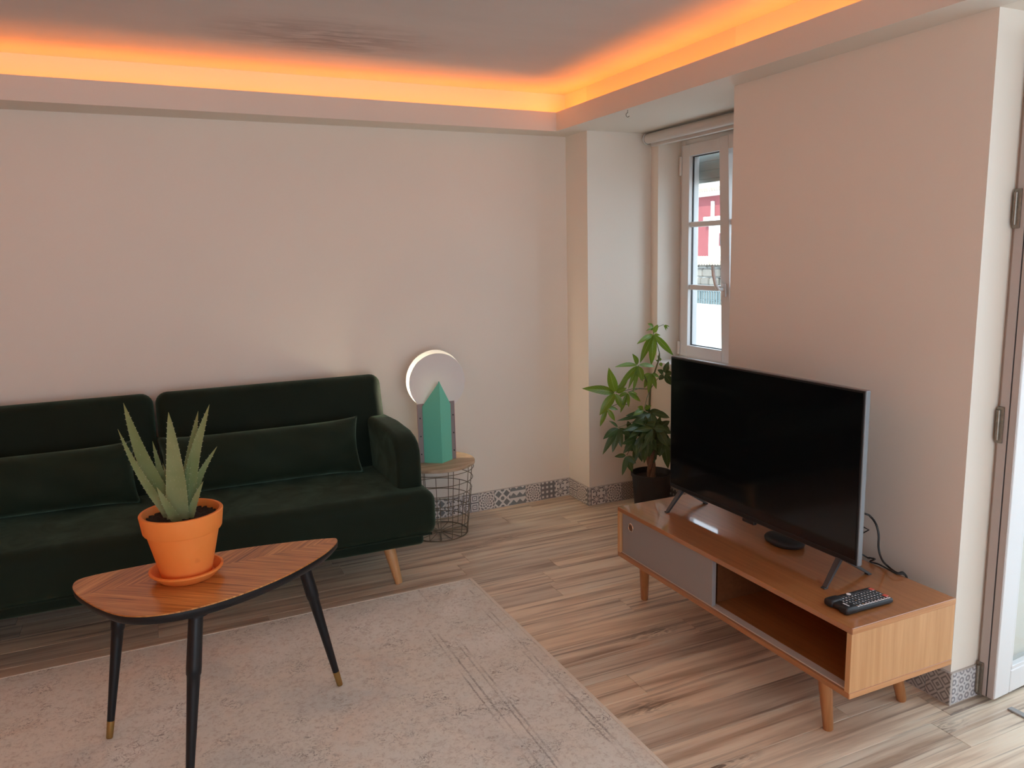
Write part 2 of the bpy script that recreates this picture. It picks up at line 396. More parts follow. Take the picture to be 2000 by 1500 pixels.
M['rail_blue'] = plain('blue_railing', (0.10, 0.145, 0.155), 0.5)
M['paving'] = plain('terrace_paving', (0.60, 0.59, 0.57), 0.8, 0.08, 4)

# ------------------------------------------------------------------ mesh helpers
class MB:
    def __init__(self): self.bm = bmesh.new()
    def take(self, tmp, mat=None):
        if mat is not None: bmesh.ops.transform(tmp, matrix=mat, verts=tmp.verts[:])
        me = bpy.data.meshes.new('tmp'); tmp.to_mesh(me); tmp.free()
        self.bm.from_mesh(me); bpy.data.meshes.remove(me); return self
    def box(self, lo, hi, bev=0.0, seg=2, mat=None):
        t = bmesh.new(); bmesh.ops.create_cube(t, size=1)
        for v in t.verts: v.co = Vector([lo[i] + (v.co[i]+0.5)*(hi[i]-lo[i]) for i in range(3)])
        if bev: bmesh.ops.bevel(t, geom=t.edges[:], offset=bev, segments=seg, profile=0.5, affect='EDGES', clamp_overlap=True)
        return self.take(t, mat)
    def hexa(self, pts):
        """8 points: bottom loop then top loop"""
        vs = [self.bm.verts.new(p) for p in pts]
        for f in ((3, 2, 1, 0), (4, 5, 6, 7), (0, 1, 5, 4), (1, 2, 6, 5), (2, 3, 7, 6), (3, 0, 4, 7)): self.bm.faces.new([vs[i] for i in f])
        return self
    def prism(self, poly, z0, z1, bev=0.0):
        t = bmesh.new()
        a = [t.verts.new((p[0], p[1], z0)) for p in poly]; b = [t.verts.new((p[0], p[1], z1)) for p in poly]
        t.faces.new(a[::-1]); t.faces.new(b); n = len(poly)
        for i in range(n): t.faces.new((a[i], a[(i+1) % n], b[(i+1) % n], b[i]))
        bmesh.ops.recalc_face_normals(t, faces=t.faces[:])
        if bev: bmesh.ops.bevel(t, geom=[e for e in t.edges if abs(e.verts[0].co.z-e.verts[1].co.z) < 1e-6], offset=bev, segments=2, affect='EDGES')
        return self.take(t)
    def lathe(self, prof, seg=40, center=(0, 0, 0), mat=None):
        t = bmesh.new(); rings = []
        for r, z in prof:
            if r < 1e-6: rings.append([t.verts.new((0, 0, z))])
            else: rings.append([t.verts.new((r*math.cos(2*PI*i/seg), r*math.sin(2*PI*i/seg), z)) for i in range(seg)])
        for a, b in zip(rings, rings[1:]):
            for i in range(seg):
                j = (i+1) % seg
                if len(a) == 1 and len(b) == 1: continue
                if len(a) == 1: t.faces.new((a[0], b[j], b[i]))
                elif len(b) == 1: t.faces.new((a[i], a[j], b[0]))
                else: t.faces.new((a[i], a[j], b[j], b[i]))
        bmesh.ops.recalc_face_normals(t, faces=t.faces[:])
        return self.take(t, (mat or Matrix.Translation(center)))
    def tube(self, pts, rad, seg=10, closed=False, cap=True):
        pts = [Vector(p) for p in pts]; n = len(pts); bm = self.bm; rings = []; prev = None
        rr = rad if isinstance(rad, (list, tuple)) else [rad]*n
        for i, p in enumerate(pts):
            if closed: d = pts[(i+1) % n]-pts[i-1]
            else: d = pts[min(i+1, n-1)]-pts[max(i-1, 0)]
            d.normalize()
            if prev is None:
                ref = Vector((0, 0, 1)) if abs(d.z) < 0.9 else Vector((1, 0, 0)); a = d.cross(ref).normalized()
            else:
                a = prev - d*prev.dot(d)
                a = a.normalized() if a.length > 1e-6 else d.orthogonal().normalized()
            prev = a; b = d.cross(a)
            rings.append([bm.verts.new(p + (a*math.cos(2*PI*k/seg) + b*math.sin(2*PI*k/seg))*rr[i]) for k in range(seg)])
        m = n if closed else n-1
        for i in range(m):
            A, B = rings[i], rings[(i+1) % n]
            for k in range(seg): bm.faces.new((A[k], A[(k+1) % seg], B[(k+1) % seg], B[k]))
        if not closed and cap: bm.faces.new(rings[0][::-1]); bm.faces.new(rings[-1])
        return self
    def rod(self, a, b, r0, r1=None, seg=12): return self.tube([a, b], [r0, r0 if r1 is None else r1], seg)
    def sphere(self, c, r, seg=12):
        t = bmesh.new(); bmesh.ops.create_uvsphere(t, u_segments=seg, v_segments=max(6, seg//2), radius=1)
        rr = r if isinstance(r, (tuple, list)) else (r, r, r)
        return self.take(t, Matrix.Translation(c) @ Matrix.Diagonal((*rr, 1)))
    def mesh(self, name, mat, smooth=False, fix=True):
        if fix: bmesh.ops.recalc_face_normals(self.bm, faces=self.bm.faces[:])
        me = bpy.data.meshes.new(name); self.bm.to_mesh(me); self.bm.free()
        me.materials.append(mat)
        if smooth:
            for p in me.polygons: p.use_smooth = True
            try: me.set_sharp_from_angle(angle=math.radians(38 if smooth is True else smooth))
            except Exception: pass
        return me
    def obj(self, name, mat, parent=None, smooth=False, loc=None, rotz=0.0, local=False, fix=True):
        """geometry given in world space unless local; origin moved to loc"""
        me = self.mesh(name, mat, smooth, fix)
        o = bpy.data.objects.new(name, me); COL.objects.link(o)
        P = wmat(parent) if parent else Matrix.Identity(4)
        if local:
            o.parent = parent
            if loc: o.location = loc
            o.rotation_euler = (0, 0, rotz); return o
        L = Matrix.Translation(loc) @ Matrix.Rotation(rotz, 4, 'Z') if loc is not None else P.copy()
        me.transform(L.inverted())
        o.parent = parent; loc_m = P.inverted() @ L
        o.location = loc_m.translation; o.rotation_euler = loc_m.to_euler()
        return o
def wmat(o):
    m = Matrix.LocRotScale(o.location, o.rotation_euler, o.scale)
    return (wmat(o.parent) @ m) if o.parent else m
def tag(o, label=None, cat=None, group=None, kind=None):
    if label: o['label'] = label
    if cat: o['category'] = cat
    if group: o['group'] = group
    if kind: o['kind'] = kind
    return o
def thing(name, label, cat, loc=(0, 0, 0), rotz=0.0, group=None):
    o = bpy.data.objects.new(name, None); COL.objects.link(o); o.empty_display_size = 0.1
    o.location = loc; o.rotation_euler = (0, 0, rotz)
    return tag(o, label, cat, group)
def struct(name, label, cat, mb, mat, **kw):
    return tag(mb.obj(name, mat, **kw), label, cat, kind='structure')
def shared(name, me, parent, loc, rotz=0.0):
    o = bpy.data.objects.new(name, me); COL.objects.link(o); o.parent = parent; o.location = loc; o.rotation_euler = (0, 0, rotz); return o
def frame_box(mb, x0, x1, y0, y1, z0, z1, w, bev=0.003):
    """four bars of a rectangular frame in the y-z plane"""
    mb.box((x0, y0, z0), (x1, y0+w, z1), bev); mb.box((x0, y1-w, z0), (x1, y1, z1), bev)
    mb.box((x0, y0+w, z0), (x1, y1-w, z0+w), bev); mb.box((x0, y0+w, z1-w), (x1, y1-w, z1), bev)

# ------------------------------------------------------------------ room shell
def ring_quad(mb, a, b, c, d, z0, z1):
    mb.hexa([(*p, z0) for p in (a, b, c, d)] + [(*p, z1) for p in (a, b, c, d)])
XL, YF = -3.5, -6.0               # hidden left and front walls
HS, HL, HC = 2.028, 2.122, 2.246  # soffit underside, lip top, ceiling
WT = 0.63                         # thickness of the old street wall
NY0, NY1, NX = -0.232, -1.374, 0.401
PIER = -2.430
JY0, JY1, JZ0, JZ1 = -0.298, -1.125, 0.800, 1.985

SK = 0.030                          # the back wall runs slightly out of square
def wy(x): return SK*min(x, 0.0)
wb = MB(); ring_quad(wb, (XL-0.15, wy(XL-0.15)), (0.0, 0.0), (0.0, 0.2), (XL-0.15, 0.2), -0.1, HC+0.1); wb.box((0.0, 0, -0.1), (WT, 0.2, HC+0.1))
struct('wall_back', 'long off-white back wall behind the green sofa', 'wall', wb, M['wall'])
wr = MB()
wr.box((0, NY0, -0.1), (WT, 0.0, HC))                       # corner pier
wr.box((0, PIER, -0.1), (WT, NY1, HC))                      # wide pier behind the television
wr.box((NX, NY1, -0.1), (WT, NY0, JZ0-0.03))                # parapet under the window
wr.box((NX, NY1, JZ1), (WT, NY0, HC))                       # lintel
wr.box((NX, JY0, JZ0-0.03), (0.605, NY0, JZ1)); wr.box((NX, NY1, JZ0-0.03), (WT, JY1, JZ1))
wr.box((0, -4.15, HS), (WT, PIER, HC))                      # over the terrace door
wr.box((0, YF-0.15, -0.1), (WT, -4.15, HC))
struct('wall_right', 'off-white street wall with the window niche and the pier behind the television', 'wall', wr, M['wall'])
struct('wall_left', 'wall out of view on the sofa side, tinted peach for warm bounce light', 'wall', MB().box((XL-0.15, YF-0.15, -0.1), (XL, 0, HC)), M['wall_bounce'])
front_mb = MB().box((XL, YF-0.15, -0.1), (-3.0, YF, HC)); front_mb.box((-0.3, YF-0.15, -0.1), (0, YF, HC)); front_mb.box((-3.0, YF-0.15, -0.1), (-0.3, YF, 0.15)); front_mb.box((-3.0, YF-0.15, 2.0), (-0.3, YF, HC))  # wide opening added in this unseen wall to let in more daylight
struct('wall_front', 'wall out of view behind the viewer, with an opening added for daylight', 'wall', front_mb, M['wall'])
struct('ceiling', 'grey-white plaster ceiling with a streaky darker patch', 'ceiling', MB().box((XL-0.15, YF-0.15, HC), (WT+0.05, 0.2, HC+0.12)), M['ceiling'])

# soffit ring with raised lip: back run is slightly out of square, as built
lx = -0.143
cy0, cyl = -0.165, -0.335          # lip line y at x = lx and at x = XL
def back_y(x): return cy0 + (cyl-cy0)*(lx-x)/(lx-XL)
lt = 0.016
sf = MB()
xb2, yb2 = XL+0.16, YF+0.16
zt = HL-0.045
ring_quad(sf, (XL, cyl), (lx, cy0), (lx, wy(lx)), (XL, wy(XL)), HS, zt)                                   # back run
ring_quad(sf, (lx, YF), (0.0, YF), (0.0, 0), (lx, 0), HS, zt)                                    # right run
ring_quad(sf, (XL, YF), (xb2, YF), (xb2, cyl), (XL, cyl), HS, zt)
ring_quad(sf, (xb2, YF), (lx, YF), (lx, yb2), (xb2, yb2), HS, zt)
sf.box((0.0, NY1, HS), (NX+0.02, NY0, HC))                                                  # niche head, level with the soffit
struct('trim_1', 'dropped plaster soffit round the ceiling, lit amber from inside', 'soffit', sf, M['soffit'])
lp = MB()
ring_quad(lp, (xb2, back_y(xb2)), (lx, cy0), (lx, cy0+lt), (xb2, back_y(xb2)+lt), zt, HL)
ring_quad(lp, (lx, yb2), (lx+lt, yb2), (lx+lt, cy0+lt), (lx, cy0), zt, HL)
ring_quad(lp, (xb2-lt, yb2-lt), (xb2, yb2), (xb2, back_y(xb2)), (xb2-lt, back_y(xb2)+lt), zt, HL)
ring_quad(lp, (xb2-lt, yb2-lt), (lx+lt, yb2-lt), (lx, yb2), (xb2, yb2), zt, HL)
struct('trim_2', 'upstanding lip of the light cove', 'cove lip', lp, M['soffit'])
def led(name, label, a, b):
    a, b = Vector(a), Vector(b); t = thing(name, label, 'light strip', a)
    d = (b-a).normalized(); s = Vector((-d.y, d.x, 0))
    base = MB(); base.hexa([a-s*0.018, b-s*0.018, b+s*0.018, a+s*0.018] + [p+Vector((0, 0, 0.004)) for p in (a-s*0.018, b-s*0.018, b+s*0.018, a+s*0.018)])
    base.obj('carrier', M['led_base'], t)
    z = Vector((0, 0, 0.0045)); e = MB(); e.hexa([p+z for p in (a-s*0.014, b-s*0.014, b+s*0.014, a+s*0.014)] + [p+z+Vector((0, 0, 0.003)) for p in (a-s*0.014, b-s*0.014, b+s*0.014, a+s*0.014)])
    e.obj('diffuser', M['led'], t)
led('led_strip', 'amber light strip lying in the cove above the sofa wall', (XL+0.2, wy(XL)-0.085, zt), (-0.07, -0.075, zt))
led('led_strip', 'amber light strip lying in the cove above the television wall', (-0.06, -0.10, zt), (-0.06, YF+0.2, zt))
led('led_strip', 'amber light strip in the cove on the unseen left side', (XL+0.07, YF+0.2, zt), (XL+0.07, cyl-0.1, zt))
led('led_strip', 'amber light strip in the cove behind the viewer', (XL+0.2, YF+0.07, zt), (-0.3, YF+0.07, zt))

# floor of separate planks
fl = struct('floor', 'greyish brown oak laminate floor laid in planks', 'floor', MB().box((XL, YF, -0.1), (WT+0.02, 0.0, -0.012)), M['subfloor'])
PW, PL = 0.128, 1.26
plank_cache = {}
def plank_mesh(length, width):
    k = (round(length, 3), round(width, 3))
    if k not in plank_cache:
        g = 0.0005; mb = MB(); t = bmesh.new(); bmesh.ops.create_cube(t, size=1)
        for v in t.verts: v.co = Vector((v.co.x*(length-2*g), v.co.y*(width-2*g), -0.006 + v.co.z*0.012))
        top = [e for e in t.edges if all(v.co.z > -0.001 for v in e.verts)]
        bmesh.ops.bevel(t, geom=top, offset=0.0008, segments=1, affect='EDGES')
        plank_cache[k] = mb.take(t).mesh('plank', M['plank'])
    return plank_cache[k]
rng = random.Random(3)
row0 = -0.937 % PW                       # keep one joint line where the photograph shows it
y = 0.0; first = True; r = 0
rows = []
yy = 0.0; nxt = -(PW - (0.937 % PW)) if False else -(0.937 - PW*int(0.937/PW))
rows.append((0.0, nxt))
while nxt > YF+0.01:
    rows.append((nxt, max(nxt-PW, YF))); nxt -= PW
seeds = {}
for i, (ya, ybt) in enumerate(rows):
    if ya-ybt < 0.02: continue
    xr = 0.0 if ya > NY1 or ybt < -2.5 else 0.0
    start = rng.uniform(0, PL)
    xs_end = WT if (ybt < PIER-0.005) else (NX if (ya > NY1 and ybt < NY0) else 0.0)
    if abs(ybt + 0.937) < 0.01: start = (-0.561 - XL) % PL           # seen butt joint
    if abs(ybt + 1.449) < 0.02: start = (-0.50 - XL) % PL
    x = XL - PL + start
    while x < xs_end:
        a, b = max(x, XL), min(x+PL, xs_end)
        if b-a > 0.03: shared('plank', plank_mesh(b-a, ya-ybt), fl, ((a+b)/2, (ya+ybt)/2, 0.0))
        x += PL

# baseboards of patterned tiles
TS, TH, TT = 0.098, 0.106, 0.009
KINDS = ['grid', 'triangles', 'petals', 'mosaic', 'squares', 'flowers', 'rings', 'diamonds']
TM = {k: tile_mat(k) for k in KINDS}
tile_cache = {}
def tile_mesh(kind, w):
    k = (kind, round(w, 3))
    if k not in tile_cache:
        mb = MB().box((-w/2+0.0006, -TT/2, -TH/2+0.004), (w/2-0.0006, TT/2, TH/2-0.003), 0.0008, 1)
        tile_cache[k] = mb.mesh('tile', TM[kind])
    return tile_cache[k]
def baseboard(name, label, a, b, kinds):
    """run of tiles from a to b; the room lies to the right-hand side walking from a to b"""
    a, b = Vector((*a, 0)), Vector((*b, 0)); d = (b-a).normalized(); n = Vector((d.y, -d.x, 0))
    L = (b-a).length; mb = MB(); w = n*(TT-0.002)
    mb.hexa([a, b, b+w, a+w] + [p+Vector((0, 0, TH)) for p in (a, b, b+w, a+w)])
    o = struct(name, label, 'baseboard', mb, M['grout'])
    s = 0; i = 0; rot = math.atan2(d.y, d.x)
    while s < L-0.004:
        wd = min(TS, L-s)
        p = a + d*(s+wd/2) + n*(TT/2+0.0005)
        shared('tile', tile_mesh(kinds[i % len(kinds)], wd), o, (p.x, p.y, TH/2), rot)
        s += wd; i += 1
    return o
SEQB0 = ['flowers', 'grid', 'mosaic', 'triangles', 'petals', 'mosaic', 'squares', 'flowers', 'petals']
nb = int(math.ceil(3.5/0.098)); 
seq = ['mosaic', 'grid', 'flowers', 'triangles', 'petals', 'mosaic', 'squares', 'flowers']
def rev(kinds, L, ts=TS): return kinds
# back wall: tiles counted leftwards from the corner
def baseboard_left(name, label, y, x0, x1, kinds):
    mb = MB().box((x1, y-(TT-0.002), 0), (x0, y, TH)); o = struct(name, label, 'baseboard', mb, M['grout'])
    s = 0; i = 0
    while x0-s > x1+0.004:
        wd = min(TS, x0-s-x1)
        shared('tile', tile_mesh(kinds[i % len(kinds)], wd), o, (x0-s-wd/2, y-TT/2-0.0005, TH/2)); s += wd; i += 1
    return o
LB = math.hypot(XL, wy(XL)); NB = int(LB/TS)
SEQB = [SEQB0[(NB-1-i) % len(SEQB0)] for i in range(NB)]
baseboard('baseboard_back', 'grey and white patterned tile baseboard along the sofa wall', (-NB*TS*abs(XL)/LB, wy(-NB*TS*abs(XL)/LB)), (0.0, 0.0), SEQB) #'baseboard_back', 'grey and white patterned tile baseboard along the sofa wall', 0.0, 0.0, XL, seq)
bt = TT
baseboard('baseboard_right', 'patterned tile baseboard on the short corner pier', (0, -TT-0.001), (0, NY0-TT), ['squares', 'mosaic', 'grid'])
baseboard_left('baseboard_niche', 'patterned tile baseboard in the window niche by the pot plant', NY0, NX, 0.0, ['flowers', 'diamonds', 'mosaic', 'flowers', 'grid'])
baseboard('baseboard_window', 'patterned tile baseboard under the window', (NX, NY0-TT), (NX, NY1), ['flowers', 'mosaic', 'grid'])
baseboard('baseboard_pier', 'dark diamond tile baseboard behind the television stand', (0, NY1), (0, PIER-TT), ['mosaic', 'grid', 'flowers', 'diamonds', 'petals', 'squares', 'mosaic', 'grid', 'petals', 'diamonds', 'diamonds'])
baseboard_left('baseboard_reveal', 'blue-grey ring tile baseboard on the door reveal', PIER, 0.125, 0.0, ['rings', 'rings'])

# ------------------------------------------------------------------ window in the niche
wx = 0.548
win = struct('window_1', 'white two-leaf window, right leaf tilted inwards', 'window', (lambda mb: (frame_box(mb, wx, wx+0.07, JY1, JY0, JZ0, JZ1, 0.040), mb)[1])(MB()), M['pvc'])
ymid = -0.742
# fixed left leaf
sa = MB(); frame_box(sa, wx-0.012, wx+0.055, ymid, JY0-0.028, JZ0+0.022, JZ1-0.028, 0.062)
leafL = sa.obj('window_leaf', M['pvc'], win)
gy0, gy1, gz0, gz1 = ymid+0.062, JY0-0.09, JZ0+0.084, JZ1-0.09
MB().box((wx+0.022, gy0-0.004, gz0-0.004), (wx+0.028, gy1+0.004, gz1+0.004)).obj('glass_pane', M['glass'], leafL)
gk = MB(); frame_box(gk, wx+0.012, wx+0.020, gy0-0.003, gy1+0.003, gz0-0.003, gz1+0.003, 0.007, 0); gk.obj('gasket', M['pvc_shadow'], leafL)
for zz in (1.203, 1.538):
    MB().box((wx-0.004, gy0, zz-0.014), (wx+0.020, gy1, zz+0.014), 0.004).obj('glazing_bar', M['pvc'], leafL)
MB().rod((wx-0.014, JY0-0.020, 1.80), (wx-0.014, JY0-0.020, 1.90), 0.008).obj('hinge', M['pvc'], leafL)
MB().rod((wx-0.014, JY0-0.020, 0.83), (wx-0.014, JY0-0.020, 0.90), 0.008).obj('hinge', M['pvc'], leafL)
# tilted right leaf, hinged along its bottom edge
tilt = Matrix.Translation((wx, 0, JZ0+0.03)) @ Matrix.Rotation(math.radians(-2.2), 4, 'Y') @ Matrix.Translation((-wx, 0, -(JZ0+0.03)))
def tilted(mb): bmesh.ops.transform(mb.bm, matrix=tilt, verts=mb.bm.verts[:]); return mb
ty1 = -0.690
sb = MB(); frame_box(sb, wx-0.020, wx+0.045, JY1+0.028, ty1, JZ0+0.024, JZ1-0.03, 0.068)
leafR = tilted(sb).obj('window_leaf', M['pvc'], win); leafR['label'] = 'window leaf tilted inwards'
tilted(MB().box((wx+0.016, JY1+0.09, JZ0+0.086), (wx+0.022, ty1-0.064, JZ1-0.092))).obj('glass_pane', M['glass'], leafR)
for zz in (1.203, 1.538):
    tilted(MB().box((wx-0.010, JY1+0.09, zz-0.014), (wx+0.012, ty1-0.064, zz+0.014), 0.004)).obj('glazing_bar', M['pvc'], leafR)
hd = MB(); hd.box((wx-0.032, ty1-0.050, 1.165), (wx-0.020, ty1-0.016, 1.235), 0.005)
hd.tube([(wx-0.030, ty1-0.033, 1.205), (wx-0.062, ty1-0.033, 1.207), (wx-0.070, ty1-0.026, 1.225), (wx-0.070, ty1-0.008, 1.280), (wx-0.066, ty1+0.002, 1.325)], 0.0095, 8)
tilted(hd).obj('handle', M['pvc'], leafR, smooth=True)
# roller shutter and its guide outside the glass
shu = thing('roller_shutter', 'grey-green slatted roller shutter, drawn a little way down outside the glass', 'shutter', (wx+0.085, -0.71, 1.78))
for k in range(3):
    z0 = 1.775 + k*0.045
    MB().box((wx+0.084, JY1, z0), (wx+0.096, -0.250, z0+0.0465), 0.004).obj('slat', M['slat'], shu)
MB().box((wx+0.083, JY1, 1.757), (wx+0.098, -0.250, 1.776), 0.003).obj('bottom_bar', M['slat'], shu)
MB().box((wx+0.083, -0.262, JZ0-0.03), (wx+0.110, -0.234, JZ1)).obj('guide_rail', M['pvc'], shu)
struct('trim_3', 'white window sill in the niche', 'sill', MB().box((NX-0.03, JY1-0.03, JZ0-0.028), (wx+0.01, JY0+0.03, JZ0), 0.004), M['pvc'])
# roller blind
rb = thing('roller_blind', 'pale rolled-up roller blind above the niche window', 'blind', (0.352, -0.75, 1.99))
cyb = 0.357; cz = 1.994
RY = Matrix.Rotation(PI/2, 4, 'X')
MB().rod((cyb, NY0-0.034, cz), (cyb, NY1+0.03, cz), 0.0265, seg=28).obj('fabric_roll', M['blind'], rb, smooth=True)
MB().rod((cyb, NY0-0.024, cz), (cyb, NY0-0.032, cz), 0.029, seg=28).obj('end_cap', M['pvc'], rb, smooth=True)
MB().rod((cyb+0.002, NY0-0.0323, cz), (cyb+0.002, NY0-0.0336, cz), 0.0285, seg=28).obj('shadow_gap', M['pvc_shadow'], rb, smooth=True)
MB().box((cyb+0.018, NY1+0.03, cz-0.040), (NX-0.001, NY0-0.03, cz-0.020), 0.003).obj('hem_bar', M['blind'], rb)
MB().box((cyb+0.010, NY0-0.024, cz-0.02), (NX, NY0-0.004, cz+0.03)).obj('bracket', M['pvc'], rb)

# ceiling hook
hk = at(1226, 215, 2, HS)
pts = [hk, hk-Vector((0, 0, 0.012))]
for k in range(9):
    a = PI/2 + k*PI*1.35/8
    pts.append(hk + Vector((0.009*math.cos(a), 0.0, -0.021 + 0.009*math.sin(a))))
tag(MB().tube(pts, 0.0016, 8).obj('ceiling_hook', M['steel'], smooth=True), 'tiny open metal hook screwed into the soffit by the niche', 'hook')

# ------------------------------------------------------------------ terrace door, opened back against the reveal
dx0 = 0.121
ang = math.radians(4.0)
DL = thing('door_1', 'white glazed terrace door leaf folded open at the right edge', 'door', (dx0, -2.440, 0), ang)
DL['kind'] = 'structure'
dw, dh, st, dt = 0.80, 1.975, 0.078, 0.052
fr = MB()
fr.box((0, -dt, 0.012), (st, 0, dh), 0.004); fr.box((dw-st, -dt, 0.012), (dw, 0, dh), 0.004)
fr.box((st, -dt, 0.012), (dw-st, 0, 0.088), 0.004); fr.box((st, -dt, dh-st), (dw-st, 0, dh), 0.004)
fr.obj('door_leaf', M['pvc'], DL, local=True)
MB().box((st-0.004, -0.030, 0.083), (dw-st+0.004, -0.024, dh-st+0.004)).obj('glass_pane', M['glass'], DL, local=True)
bd = MB()
for lo, hi in (((st, -dt+0.002, 0.088), (st+0.010, -0.031, dh-st)), ((dw-st-0.010, -dt+0.002, 0.088), (dw-st, -0.031, dh-st)), ((st, -dt+0.002, 0.086), (dw-st, -0.031, 0.100)), ((st, -dt+0.002, dh-st-0.014), (dw-st, -0.031, dh-st))): bd.box(lo, hi, 0.002)
bd.obj('glazing_bead', M['pvc'], DL, local=True)
ed = MB(); ed.box((-0.006, -0.0505, 0.014), (0.0, -0.031, dh-0.002), 0.001); ed.box((-0.006, -0.0265, 0.014), (0.0, -0.0015, dh-0.002), 0.001)
ed.obj('edge_strip', M['door_edge'], DL, local=True)
MB().box((-0.003, -0.032, 0.014), (0.0005, -0.025, dh-0.002)).obj('edge_groove', M['pvc_shadow'], DL, local=True)
for hz in (0.065, 0.875, 1.50):
    h = MB(); h.box((-0.011, -0.016, hz-0.055), (-0.004, 0.004, hz+0.055), 0.002)
    h.rod((-0.012, -0.002, hz-0.045), (-0.012, -0.002, hz+0.045), 0.006)
    h.obj('hinge', M['steel'], DL, local=True)
dfm = MB().box((0.126, PIER-0.010, 0), (0.20, PIER, HS))
struct('trim_4', 'door frame post fixed to the reveal', 'door frame', dfm, M['door_edge'])
struct('trim_5', 'grey threshold strip under the terrace door', 'threshold', MB().box((0.128, -4.15, 0), (0.150, -2.53, 0.006), 0.002), M['threshold'])

# ------------------------------------------------------------------ outside
struct('trim_6', 'pale terrace paving outside the door', 'terrace', MB().box((WT+0.02, -9, -0.12), (3.4, 8, -0.02)), M['paving'])
px_ = 2.9
zpar = at(1385, 598, 0, px_).z
pw_ = MB().box((px_, -9, -0.02), (px_+0.18, 8, zpar))
tag(pw_.obj('terrace_parapet', M['white_render']), 'sunlit white parapet wall seen through the lower window pane', 'wall')
tag(MB().box((WT, -4.75, -0.02), (px_, -4.55, 3.2)).obj('terrace_sky_blocker', M['blocker_render']), 'added wall, out of view, keeping sky light off the door reveal', 'wall')  # unseen wall added to cut the sky light on the door reveal
# stone garden wall with tile coping, further off
gx = 9.0
zt_, zm_, zb_ = at(1385, 515, 0, gx).z, at(1385, 562, 0, gx).z, at(1385, 620, 0, gx).z
yc = at(1385, 500, 0, gx).y
gw = thing('garden_wall', 'rubble stone garden wall with old clay coping beyond the parapet', 'wall', (gx, yc, zb_-1.5))
MB().box((gx+0.10, yc-4, zb_-1.5), (gx+0.4, yc+4, zt_)).obj('wall_core', M['white_render'], gw)
rs = random.Random(5); row = 0; z = zb_-0.2
while z < zt_-0.05:
    h = rs.uniform(0.13, 0.21); h = min(h, zt_-z); yv = yc-1.0 - rs.uniform(0, 0.3)
    while yv < yc+1.1:
        w = rs.uniform(0.16, 0.38); d = rs.uniform(0.0, 0.05)
        MB().box((gx+0.05-d, yv+0.012, z+0.010), (gx+0.14, yv+w-0.012, z+h-0.010), 0.025, 1).obj('stone', M['stone'], gw)
        yv += w
    z += h
tl = MB()
for k in range(34):
    yv = yc-1.5 + k*0.09
    tl.tube([(gx-0.08, yv, zt_+0.02), (gx+0.25, yv, zt_+0.12)], [0.055, 0.05], 8)
tl.obj('coping_tile', M['clay_tile'], gw)['kind'] = 'stuff'
ra = thing('garden_railing', 'blue-grey metal railing low in front of the stone wall', 'railing', (gx-1.2, yc, zb_-1))
rx = gx-1.2
zr0, zr1 = at(1385, 604, 0, rx).z, at(1385, 566, 0, rx).z; yr = at(1385, 580, 0, rx).y
MB().box((rx, yr-3, zr1-0.03), (rx+0.04, yr+3, zr1)).obj('top_rail', M['rail_blue'], ra)
for k in range(24):
    yk = yr-0.9+k*0.075
    MB().box((rx+0.008, yk, zr0-0.6), (rx+0.03, yk+0.03, zr1-0.03)).obj('baluster', M['rail_blue'], ra)
# red house
hx = 15.0
def hp(a, b, x=hx): return at(a, b, 0, x)
zE = hp(1385, 378).z; yh = hp(1385, 450).y
ho = thing('neighbour_house', 'red-rendered house with white trim and clay roof, seen through the window', 'house', (hx, yh, hp(1385, 620).z-2))
zlow = hp(1385, 620).z-2
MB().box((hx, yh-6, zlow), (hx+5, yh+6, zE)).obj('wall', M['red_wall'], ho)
MB().box((hx-0.25, yh-6.2, zE-0.09), (hx+5, yh+6.2, zE+0.06), 0.02).obj('eave', M['white_render'], ho)
rt = MB()
for k in range(90):
    yk = yh-5.6+k*0.125
    rt.tube([(hx-0.36, yk, zE+0.10), (hx+2.6, yk, zE+1.35)], [0.075, 0.07], 8)
rt.obj('roof_tile', M['clay_tile'], ho)['kind'] = 'stuff'
rp = MB(); rp.hexa([(hx-0.3, yh-6, zE+0.06), (hx+2.6, yh-6, zE+1.25), (hx+2.6, yh+6, zE+1.25), (hx-0.3, yh+6, zE+0.06), (hx-0.3, yh-6, zE+0.10), (hx+2.6, yh-6, zE+1.30), (hx+2.6, yh+6, zE+1.30), (hx-0.3, yh+6, zE+0.10)])
rp.obj('roof', M['clay_tile'], ho)
a, b = hp(1389, 436), hp(1440, 500)
MB().box((hx-0.10, b.y, b.z), (hx-0.002, a.y, a.z), 0.01).obj('white_wall_panel', M['white_render'], ho)
a, b = hp(1380, 424), hp(1412, 437)
MB().box((hx-0.14, b.y, b.z), (hx-0.002, a.y, a.z), 0.01).obj('window_head', M['white_render'], ho)
a, b = hp(1392, 393), hp(1396, 424)
MB().box((hx-0.08, b.y, b.z), (hx-0.002, a.y, a.z), 0.01).obj('downpipe', M['white_render'], ho)
a, b = hp(1411, 455), hp(1425, 480)
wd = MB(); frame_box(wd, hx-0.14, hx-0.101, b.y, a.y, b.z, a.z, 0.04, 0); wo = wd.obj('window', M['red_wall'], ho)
MB().box((hx-0.128, b.y+0.04, b.z+0.04), (hx-0.115, a.y-0.04, a.z-0.04)).obj('pane', M['rail_blue'], wo)
struct('trim_7', 'far ground outside', 'ground', MB().box((3.4, -30, zlow-0.2), (60, 40, zlow)), M['paving'])

